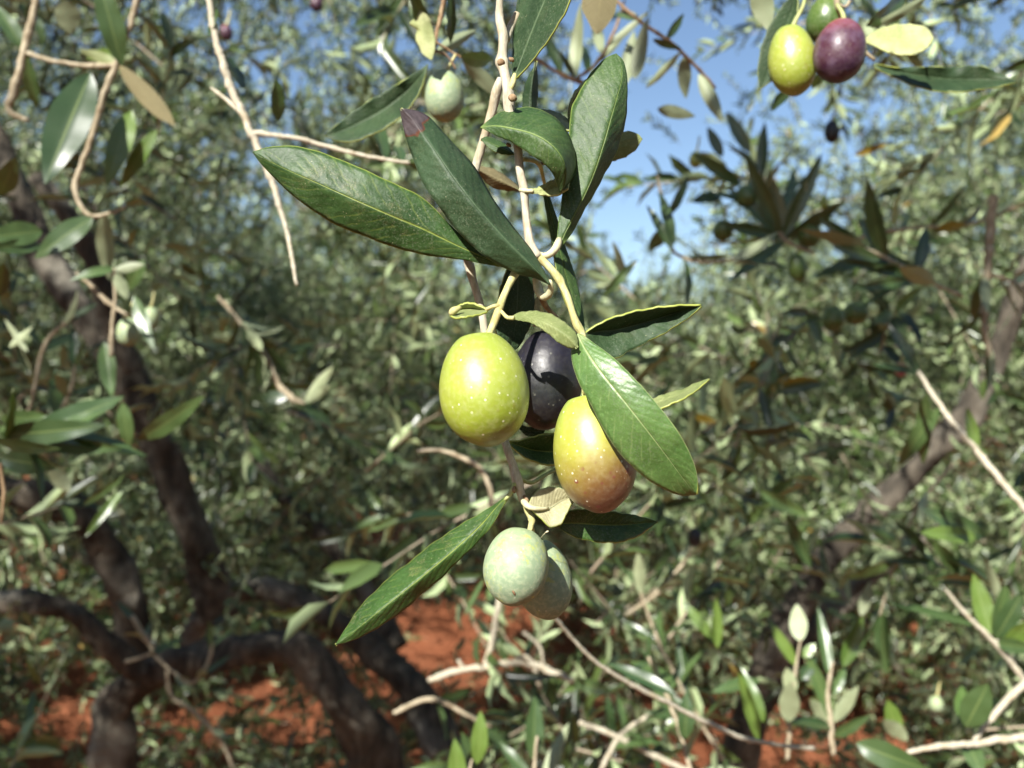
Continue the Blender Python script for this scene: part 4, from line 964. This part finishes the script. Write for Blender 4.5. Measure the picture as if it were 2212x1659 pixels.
olive(1711, 129, .30, 77, 50, O_GREEN, 'yellow green olive banded by a shadow, at the upper right', roll=-5, pitch=5, seed=7, group='slightly soft olives', stalk=[(1742, -20, .305, 4), (1734, 15, .302, 4), (1718, 45, .30, 5), (1712, 60, .30, 6)], stalkmat=B_GRN)
olive(1814, 109, .292, 70, 54, O_PURPLE, 'purple red olive at the upper right, beside the green one', roll=12, pitch=8, seed=8, group='slightly soft olives', stalk=[(1808, 10, .298, 4), (1820, 30, .296, 5), (1824, 45, .294, 6)], stalkmat=B_GRN)
olive(1784, 42, .335, 52, 40, O_DGREEN, 'green olive half hidden behind the purple one', roll=10, pitch=0, seed=9, group='slightly soft olives', stalk=[(1790, -40, .335, 4), (1788, -5, .335, 4)])
# -- leaves and twigs against the sky, top centre
spray('thin dark twig with narrow leaves crossing the blue sky right of the stem', [(1150, 120, .50, 5), (1190, 148, .50, 5), (1240, 172, .50, 7), (1285, 190, .50, 5), (1330, 215, .5, 4)], leaves=0, seed=34, bark=B_BRN,
      branch=[[(1245, 170, .50, 5), (1290, 135, .50, 5), (1330, 60, .50, 4), (1350, 0, .5, 3)]],
      extra=[(1238, 170, 1252, 40, .5, .51, 14, H, C_LEAFN), (1240, 165, 1205, 110, .5, .49, 7, 20), (1285, 135, 1340, 95, .5, .52, 7, 160), (1310, 100, 1400, 30, .5, .5, 8, 160), (1270, 160, 1262, 70, .52, .54, 10, 20), (1300, 115, 1282, 30, .5, .54, 12, H), (1250, 172, 1225, 110, .54, .55, 6, 20), (1215, 160, 1165, 60, .52, .52, 12, 30), (1330, 215, 1190, 240, .55, .55, 8, 30)])
spray('brown backed leaf and dark twig running down from the top edge into the sky', [(1300, -30, .46, 5), (1380, 45, .46, 5), (1440, 85, .46, 6), (1490, 130, .47, 5), (1545, 190, .48, 4)], leaves=0, seed=35, bark=B_BRN,
      extra=[(1300, -60, 1290, 80, .30, .29, 38, H, M_UNBR, 'broad brown backed leaf cut by the top edge', 3), (1370, 170, 1392, 70, .45, .46, 16, H), (1345, 190, 1370, 60, .47, .48, 16, 170), (1410, 85, 1470, 110, .46, .46, 8, 20), (1395, 190, 1470, 110, .46, .44, 8, 160), (1480, 120, 1475, 210, .47, .48, 15, 160), (1510, 160, 1560, 260, .47, .46, 15, 170),
             (1420, 235, 1500, 250, .47, .48, 14, H), (1440, 85, 1475, 30, .46, .46, 9, 20), (1380, 40, 1330, 20, .46, .46, 10, 40)])
spray('hanging twig of narrow leaves in the sky gap beside the upright leaf', [(1420, 380, .62, 4), (1440, 470, .62, 5), (1452, 540, .62, 5), (1500, 565, .62, 5), (1600, 560, .62, 5)], leaves=3, ll=.05, seed=36,
      extra=[(1452, 540, 1400, 440, .6, .6, 10, 20), (1455, 530, 1430, 410, .6, .6, 12, 30), (1300, 640, 1380, 560, .6, .6, 10, 20), (1350, 610, 1330, 520, .62, .62, 9, 160), (1440, 470, 1500, 380, .62, .62, 10, 30)])
DF = 'soft focus fruiting twigs at the right'
spray('dark fan of shaded leaves with green olives right of the sky gap', [(1760, 545, .80, 5), (1715, 530, .80, 6), (1690, 515, .80, 7), (1660, 440, .80, 5), (1640, 370, .80, 4)], leaves=5, ll=.065, seed=37, group=DF,
      extra=[(1690, 515, 1590, 400, .8, .78, 14, 20), (1690, 515, 1780, 330, .8, .78, 16, 10), (1690, 515, 1740, 400, .8, .8, 17, H), (1690, 510, 1665, 370, .8, .8, 17, 170), (1690, 515, 1560, 480, .8, .78, 13, 20), (1690, 515, 1610, 330, .8, .78, 15, 10), (1700, 515, 1820, 430, .8, .78, 15, 30), (1695, 520, 1580, 600, .8, .77, 13, 10), (1690, 515, 1720, 340, .82, .84, 13, 0),
             (1600, 400, 1500, 330, .82, .8, 14, 10), (1560, 420, 1490, 440, .82, .8, 13, 20), (1620, 330, 1570, 240, .8, .8, 14, 10), (1560, 340, 1530, 270, .8, .8, 12, 10)])
spray('twig of dark horizontal leaves above the orange leaf at the right', [(2080, 640, .70, 5), (1990, 600, .70, 5), (1920, 560, .70, 5), (1850, 530, .70, 4)], leaves=5, ll=.06, seed=38, group=DF,
      extra=[(1990, 600, 1820, 560, .7, .68, 13, 10), (1990, 605, 1850, 620, .7, .66, 12, 10), (1920, 560, 1860, 470, .7, .7, 15, 10), (1980, 590, 2010, 480, .7, .7, 15, 10), (1900, 560, 1800, 530, .68, .68, 14, 10)])
spray('long bare fawn twig slanting down to the right edge', [(1935, 745, .62, 5), (1985, 805, .60, 6), (2030, 875, .58, 7), (2080, 940, .56, 8), (2110, 975, .56, 9), (2150, 1025, .55, 9), (2240, 1130, .54, 10)], bark=B_GREY, leaves=0, seed=39,
      extra=[(1985, 805, 1930, 700, .6, .6, 12, 20), (1985, 805, 1880, 790, .6, .6, 8, 30), (2110, 975, 2090, 880, .56, .56, 12, 10, C_LEAFG), (2000, 850, 1990, 1010, .62, .64, 17, 10), (2030, 880, 1930, 1010, .62, .64, 18, 10)])
spray('twig with a yellow orange dying leaf right of the fruit', [(1690, 690, .95, 4), (1660, 760, .95, 5), (1640, 850, .95, 5), (1600, 930, .95, 5), (1560, 1040, .95, 4)], leaves=6, ll=.055, seed=40, group=DF,
      extra=[(1690, 828, 1770, 824, .9, .88, 13, 10, C_LEAFY, 'yellow orange dying leaf', 3), (1500, 898, 1540, 912, .9, .88, 9, 10, C_LEAFY, 'small orange dying leaf', 1), (1640, 1060, 1750, 1115, .7, .7, 14, 10), (1700, 1110, 1750, 1230, .8, .8, 14, 20)])
spray('twig with a yellow leaf high at the right beside bare wood', [(1850, 515, .9, 6), (1920, 500, .9, 7), (2000, 490, .9, 5), (2080, 488, .9, 5), (2212, 440, .9, 6)], bark=B_MID, leaves=5, ll=.05, seed=41, group=DF,
      extra=[(2025, 492, 2088, 486, .85, .85, 11, 10, C_LEAFY, 'yellow leaf', 3), (1845, 335, 1915, 310, .9, .9, 8, 10, C_LEAFY, 'narrow brown orange leaf', 2), (1618, 790, 1635, 780, .9, .88, 9, 0, C_LEAFY, 'small yellow leaf tip', 3)])
spray('thick sunlit twig hanging down near the right edge', [(2145, 420, .8, 12), (2138, 500, .8, 13), (2132, 600, .8, 12), (2128, 700, .8, 10), (2140, 780, .8, 8)], bark=B_MID, leaves=4, ll=.055, seed=42, group=DF, branch=[[(2130, 590, .8, 6), (2180, 605, .8, 6), (2230, 640, .8, 5)]])
# -- bottom right sprays
BR = 'upright leafy shoots at the lower right'
spray('long thin pale twig arching from the lowest olives to the lower right', [(1190, 1325, .40, 5), (1225, 1365, .41, 5), (1275, 1420, .42, 6), (1340, 1465, .43, 6), (1400, 1497, .44, 7), (1470, 1532, .45, 7), (1540, 1567, .46, 7), (1600, 1592, .47, 7), (1680, 1610, .5, 6), (1760, 1618, .52, 6)], bark=B_GREY, leaves=0, seed=43,
      extra=[(1460, 1500, 1310, 1425, .50, .52, 14, 20), (1640, 1600, 1590, 1450, .5, .5, 14, 20, C_LEAFG)])
spray('thick pale twig lying across the bottom right corner', [(1960, 1625, .55, 7), (2030, 1612, .55, 9), (2100, 1606, .55, 9), (2160, 1597, .55, 11), (2260, 1588, .55, 12)], bark=B_GREY, leaves=0, seed=44,
      branch=[[(2100, 1606, .56, 6), (2150, 1540, .56, 9), (2220, 1470, .56, 11)]],
      extra=[(2086, 1570, 2135, 1480, .55, .54, 30, 10, C_LEAFN, 'broad pale leaf', 3), (2084, 1570, 2078, 1480, .56, .58, 17, 10, C_LEAFG), (1850, 1605, 2000, 1670, .50, .48, 28, 10), (1960, 1600, 1900, 1540, .6, .6, 16, 170), (2090, 1600, 2120, 1670, .56, .54, 20, 0)])
spray('leafy shoot rising from the right edge with a long arched leaf', [(2240, 1500, .62, 9), (2190, 1440, .62, 8), (2145, 1385, .62, 8), (2080, 1320, .62, 6), (2040, 1270, .62, 4)], bark=B_GREY, leaves=0, seed=45, group=BR,
      branch=[[(2145, 1385, .62, 5), (2200, 1385, .62, 5), (2250, 1350, .62, 4)]],
      extra=[(2105, 1350, 1915, 1308, .62, .62, 10, 30, C_LEAFN, 'long arched narrow leaf', 2), (2140, 1370, 2100, 1240, .62, .63, 20, 10, C_LEAFG), (2145, 1370, 2180, 1260, .62, .62, 14, 50), (2150, 1380, 2212, 1280, .62, .61, 20, 20), (2170, 1400, 2240, 1330, .62, .6, 18, 10, C_LEAFG), (2160, 1300, 2130, 1200, .7, .7, 10, 160), (2150, 1390, 2240, 1400, .62, .6, 16, 10), (2110, 1160, 1980, 1155, .66, .64, 18, 20, C_LEAFG), (2130, 1160, 2000, 1100, .66, .66, 22, 10)])
spray('tall leafy shoot with a pale backed leaf, left of the lower right group', [(1700, 1640, .66, 6), (1705, 1570, .66, 7), (1712, 1500, .66, 5), (1722, 1420, .66, 4), (1730, 1380, .66, 3)], leaves=0, seed=46, group=BR, bark=B_MID,
      extra=[(1728, 1385, 1720, 1305, .66, .67, 19, H, C_LEAFN, 'pale leaf back', 3), (1722, 1440, 1665, 1345, .66, .66, 12, 10, C_LEAFG), (1735, 1420, 1762, 1390, .66, .66, 11, 0, C_LEAFG), (1712, 1500, 1700, 1440, .66, .66, 15, 170), (1700, 1560, 1710, 1470, .64, .63, 22, 170, C_LEAFN, 'broad pale leaf with a yellow rim', 3), (1650, 1560, 1612, 1455, .66, .66, 14, 10, C_LEAFG), (1730, 1470, 1765, 1420, .66, .66, 12, 10), (1640, 1470, 1550, 1480, .68, .66, 13, 30)])
spray('central leafy shoot of the lower right group, tallest', [(1800, 1630, .66, 7), (1795, 1560, .66, 8), (1790, 1480, .66, 6), (1800, 1430, .66, 4)], leaves=0, seed=47, group=BR, bark=B_MID,
      extra=[(1822, 1440, 1862, 1330, .66, .66, 17, 10, C_LEAFG), (1795, 1470, 1770, 1310, .66, .68, 12, 10), (1800, 1560, 1745, 1410, .66, .66, 14, 20), (1796, 1560, 1740, 1500, .66, .66, 13, H), (1800, 1560, 1855, 1480, .66, .65, 14, H), (1800, 1500, 1830, 1440, .66, .66, 10, 10), (1940, 1590, 1915, 1510, .62, .62, 18, 10, C_LEAFG), (1798, 1570, 1690, 1560, .66, .64, 12, 30), (1800, 1590, 1870, 1560, .66, .64, 12, 20), (1860, 1330, 1880, 1255, .7, .7, 12, 170)])
spray('fresh green shoot left of the tall shoots, over the soil', [(1500, 1700, .6, 6), (1475, 1600, .62, 6), (1440, 1500, .64, 6), (1400, 1420, .66, 5)], leaves=6, ll=.045, seed=48, group=BR, mat=C_LEAFN, flat=.4,
      extra=[(1478, 1600, 1490, 1500, .6, .6, 18, 20), (1540, 1380, 1480, 1300, .7, .7, 12, 10, C_LEAFG), (1550, 1400, 1545, 1290, .7, .7, 12, 10, C_LEAFG)])
spray('small shoot of glossy leaves rising at the bottom centre', [(1160, 1720, .55, 5), (1155, 1640, .55, 5), (1160, 1590, .55, 4)], leaves=0, seed=49, group=BR,
      extra=[(1150, 1640, 1160, 1505, .55, .56, 20, 20), (1170, 1690, 1230, 1560, .58, .6, 14, H), (1150, 1690, 1080, 1600, .57, .58, 12, 20)])
spray('bright yellow green shoot at the bottom left of centre', [(1020, 1740, .5, 5), (1010, 1690, .5, 5), (1020, 1640, .5, 3)], leaves=0, seed=50, group=BR,
      extra=[(1030, 1650, 1045, 1545, .5, .5, 18, 20, C_LEAFG, 'bright yellow green leaf', 1), (990, 1720, 985, 1600, .5, .5, 20, 10, C_LEAFG, 'bright green leaf', 0), (1030, 1690, 1000, 1580, .52, .52, 13, 40)])
spray('leafy twig slanting up to the right above the shoots', [(1350, 1330, 1.0, 5), (1420, 1280, 1.0, 6), (1480, 1210, 1.0, 5), (1510, 1150, 1.0, 4)], leaves=6, ll=.05, seed=51, group=BR, mat=C_LEAFN)
spray('leafy twig between the long pale twig and the leaning trunk', [(1560, 1640, .8, 5), (1480, 1500, .8, 5), (1420, 1380, .8, 5), (1380, 1270, .8, 3)], leaves=7, ll=.055, seed=52, group=BR, mat=C_LEAFN)
spray('shaded leafy twig hanging in front of the leaning trunk', [(2060, 1000, .8, 5), (1980, 1100, .8, 5), (1930, 1230, .8, 4), (1900, 1330, .8, 3)], leaves=6, ll=.055, seed=53, group=BR)
# -- knotty twigs over the soil, bottom centre
spray('bare knotty pale twig lying over the red soil under the lowest olives', [(925, 1470, .9, 7), (960, 1458, .9, 9), (1000, 1446, .9, 8), (1045, 1440, .9, 10), (1100, 1432, .9, 9), (1150, 1436, .9, 9), (1200, 1455, .9, 10), (1240, 1472, .9, 8)], bark=B_GREY, leaves=0, seed=54,
      branch=[[(1046, 1440, .9, 8), (1060, 1400, .9, 9), (1070, 1350, .9, 9), (1080, 1290, .9, 8)], [(1110, 1432, .9, 7), (1125, 1418, .9, 8), (1145, 1425, .9, 8), (1160, 1460, .9, 8), (1168, 1490, .9, 6)], [(1175, 1440, .9, 4), (1165, 1395, .9, 5), (1130, 1365, .9, 4)], [(1000, 1445, .9, 6), (990, 1425, .9, 5)]],
      extra=[(1240, 1470, 1320, 1500, .88, .86, 14, 20), (1085, 1370, 1093, 1450, .9, .9, 9, 20)])
spray('second bare twig low over the soil at the bottom centre', [(1250, 1560, .85, 6), (1330, 1590, .85, 8), (1430, 1640, .85, 8), (1520, 1680, .85, 8)], bark=B_GREY, leaves=3, ll=.05, seed=55, branch=[[(1296, 1668, .85, 6), (1318, 1625, .85, 7), (1336, 1593, .85, 7), (1368, 1565, .85, 6), (1402, 1545, .85, 5)]])
spray('thin dead twig with forked tips below the first bare twig', [(850, 1540, .9, 6), (930, 1510, .9, 7), (1010, 1545, .9, 6), (1060, 1570, .9, 4)], bark=B_MID, leaves=2, ll=.05, seed=56)
spray('curved bare twig hooking down left of the brown stem node', [(900, 975, .55, 5), (945, 972, .55, 6), (990, 985, .55, 7), (1030, 1005, .55, 8), (1052, 1035, .55, 8), (1062, 1080, .55, 8), (1060, 1120, .55, 6)], bark=B_MID, leaves=0, seed=57,
      extra=[(1060, 1120, 1085, 1200, .55, .57, 8, 20), (1045, 1250, 1005, 1330, .6, .6, 6, 20)])
# -- left side twigs
LS = 'soft focus twigs at the left'
spray('knobbly pale twig hanging down at the upper left edge', [(80, -20, .55, 9), (65, 60, .55, 11), (52, 110, .55, 10), (42, 160, .55, 11), (28, 205, .55, 13), (18, 235, .55, 9), (38, 252, .55, 8), (62, 260, .55, 6)], bark=B_MID, leaves=0, seed=58, group=LS,
      branch=[[(50, 112, .55, 6), (100, 128, .55, 7), (150, 138, .55, 6), (210, 142, .55, 7), (258, 140, .55, 6)]],
      extra=[(50, 105, -10, 0, .55, .54, 18, 10), (140, 0, 155, 75, .55, .56, 26, H, C_LEAFN, 'large pale leaf back', 3), (85, 40, 90, 95, .6, .6, 9, 10), (258, 140, 180, 110, .55, .55, 12, H, C_LEAFG), (250, 110, 180, 125, .56, .56, 12, 10, C_LEAFG), (55, 115, 75, 240, .58, .6, 15, 30)])
spray('jointed pale twig hanging in the left with a broad shaded leaf beside it', [(305, -30, .52, 9), (285, 40, .52, 9), (262, 110, .52, 8), (245, 155, .52, 9), (225, 200, .52, 9), (208, 262, .52, 9), (190, 320, .52, 8), (170, 370, .52, 8), (163, 405, .52, 9), (172, 440, .52, 8), (195, 465, .52, 6), (235, 462, .52, 5), (272, 448, .52, 4)], bark=B_MID, leaves=0, seed=59, group=LS,
      extra=[(195, 160, 95, 380, .50, .47, 42, 15, C_LEAFN, 'broad shaded blue green leaf', 0), (262, 140, 215, -60, .52, .5, 26, 10, C_LEAFN, 'long leaf hanging from the top', 1), (255, 140, 408, 305, .52, .50, 20, H, M_UNBR, 'long brownish drooping leaf', 1), (285, 240, 230, 380, .52, .5, 24, 10, C_LEAFG, 'yellow green leaf', 1),
             (340, 280, 250, 400, .52, .52, 16, 20, C_LEAFG), (200, 470, 75, 545, .52, .50, 24, 20, C_LEAFN, 'pale green leaf at mid left', 1), (90, 500, -20, 510, .5, .48, 26, 10), (90, 530, -20, 535, .5, .48, 16, 10), (225, 460, 230, 600, .6, .62, 18, 160), (0, 420, 30, 360, .5, .48, 22, 10), (0, 640, 8, 560, .5, .48, 16, 0)])
spray('twig with small pale olives and an arched leaf at the left', [(245, 580, .60, 5), (248, 640, .60, 5), (243, 700, .60, 6), (240, 770, .60, 7)], bark=B_MID, leaves=0, seed=60, group=LS, branch=[[(165, 590, .6, 4), (200, 620, .6, 7), (245, 662, .6, 6), (275, 680, .6, 4)]],
      extra=[(248, 580, 160, 590, .6, .58, 10, 30, C_LEAFN, 'small arched leaf', 4), (248, 582, 310, 570, .6, .6, 10, 160), (250, 590, 275, 645, .6, .6, 13, 160), (310, 560, 270, 630, .62, .62, 16, 10), (290, 640, 318, 740, .6, .58, 14, 20), (225, 740, 245, 860, .62, .6, 18, 10), (265, 870, 275, 970, .6, .6, 16, 10),
             (300, 950, 420, 885, .55, .52, 20, 20, C_LEAFN, 'pale green leaf pointing up to the right', 1), (60, 760, 10, 690, .6, .6, 7, H), (20, 750, 72, 705, .6, .6, 8, 160)])
spray('dark leafy bunch at the middle of the left edge', [(-40, 960, .5, 5), (30, 950, .5, 5), (110, 940, .5, 4)], leaves=3, ll=.05, seed=61, group=LS,
      extra=[(0, 940, 190, 930, .5, .48, 26, 10, C_LEAFN, 'broad dark leaf', 1), (40, 950, 280, 965, .52, .5, 20, 15), (-10, 950, 95, 985, .46, .44, 12, 40), (0, 990, 110, 1010, .5, .5, 26, 10), (0, 905, 100, 900, .5, .5, 16, 20)])
spray('fawn curved twig in the shaded foliage left of the large olive', [(470, 640, .9, 4), (540, 720, .9, 5), (580, 780, .9, 8), (600, 830, .9, 9), (640, 865, .9, 8), (660, 872, .9, 5)], bark=B_MID, leaves=5, ll=.05, seed=62, group=LS, branch=[[(485, 650, .9, 4), (520, 700, .9, 5), (560, 745, .9, 5)]],
      extra=[(660, 870, 720, 830, .9, .9, 8, H), (620, 860, 560, 855, .8, .8, 14, 10), (660, 870, 720, 790, .9, .9, 12, H)])
spray('thin bare twigs crossing behind the pale olives at the left', [(25, 1000, .8, 4), (70, 860, .8, 5), (100, 740, .8, 6), (160, 680, .8, 5)], bark=B_MID, leaves=4, ll=.045, seed=63, group=LS, branch=[[(50, 1010, .8, 4), (110, 920, .8, 5), (150, 850, .8, 5), (165, 780, .8, 4)]])
spray('orange tipped thin leaf and twig at the lower left edge', [(0, 1000, .5, 5), (8, 1060, .5, 5), (2, 1130, .5, 4)], bark=B_BRN, leaves=0, seed=64, group=LS, extra=[(265, 1060, 180, 1160, .7, .68, 9, 20, C_LEAFG), (180, 1090, 270, 1030, .7, .7, 9, 20), (150, 1060, 110, 1010, .6, .6, 16, 170)])
spray('dead forked twig in front of the arching trunk at the lower left', [(270, 1430, 1.2, 5), (330, 1405, 1.2, 5), (310, 1370, 1.2, 8), (285, 1330, 1.2, 7)], bark=B_MID, leaves=3, ll=.05, seed=65, group=LS, branch=[[(326, 1406, 1.2, 4), (372, 1450, 1.2, 4), (415, 1476, 1.2, 4), (445, 1440, 1.2, 5), (460, 1390, 1.2, 4)]])
spray('thin dead twig running over the red soil at the lower left', [(360, 1450, 1.2, 4), (370, 1500, 1.2, 6), (420, 1540, 1.2, 6), (470, 1590, 1.2, 6), (510, 1670, 1.2, 5)], bark=B_MID, leaves=3, ll=.05, seed=66, group=LS)

# -- small blurred olives
BO = 'small blurred olives in the background'
for (x, y, D, a, b, m_, lab) in [
    (278, 716, .62, 31, 25, O_PALE, 'pale green blurred olive at the left, lower of two'),
    (325, 688, .66, 26, 19, O_PALE, 'pale green blurred olive at the left, upper of two'),
    (1797, 284, .80, 25, 16, O_BLACK, 'tiny dark olive alone against the sky below the purple one'),
    (1848, 676, .80, 26, 27, O_DGREEN, 'round deep green olive at the right, the right one of a touching pair'),
    (1800, 688, .78, 28, 24, O_DGREEN, 'deep green olive at the right, the left one of a touching pair'),
    (1722, 577, .80, 32, 20, O_DGREEN, 'upright deep green olive below the dark fan of leaves'),
    (1612, 424, .80, 26, 23, O_DGREEN, 'green olive left of the dark fan of leaves'),
    (1562, 497, .80, 24, 22, O_DGREEN, 'shaded green olive lowest at the left of the dark fan'),
    (1748, 506, .80, 30, 26, O_DGREEN, 'shaded green olive low at the right of the dark fan'),
    (1503, 345, .85, 18, 14, O_GREEN, 'small yellow green olive left above the dark fan'),
    (1946, 797, .85, 17, 13, O_PINK, 'tiny pink olive at the start of the long fawn twig'),
    (1501, 1161, .80, 22, 15, O_BLACK, 'tiny dark purple olive right of the sharp lower leaf'),
    (2022, 1520, .85, 18, 16, O_PALE, 'tiny pale olive among the shoots at the lower right'),
    (489, 70, .95, 17, 13, O_PURPLE, 'tiny purple olive beside the long pale twig at the upper left'),
    (684, 8, .95, 17, 14, O_PURPLE, 'tiny dark purple olive at the top edge'),
    (1780, 437, .82, 16, 9, O_GREEN, 'tiny bright yellow green olive above the dark fan'),
    (14, 1352, 1.1, 17, 15, O_PALE, 'tiny pale olive at the lower left edge'),
]:
    olive(x, y, D, a, b, m_, lab, roll=rnd.uniform(-15, 15), pitch=rnd.uniform(-10, 15), seed=int(x), group=BO, stalk=[(x + 8, y - a - 32, D + .003, 2.2), (x + 5, y - a - 12, D, 2.2), (x, y - a + 4, D, 2.5)])
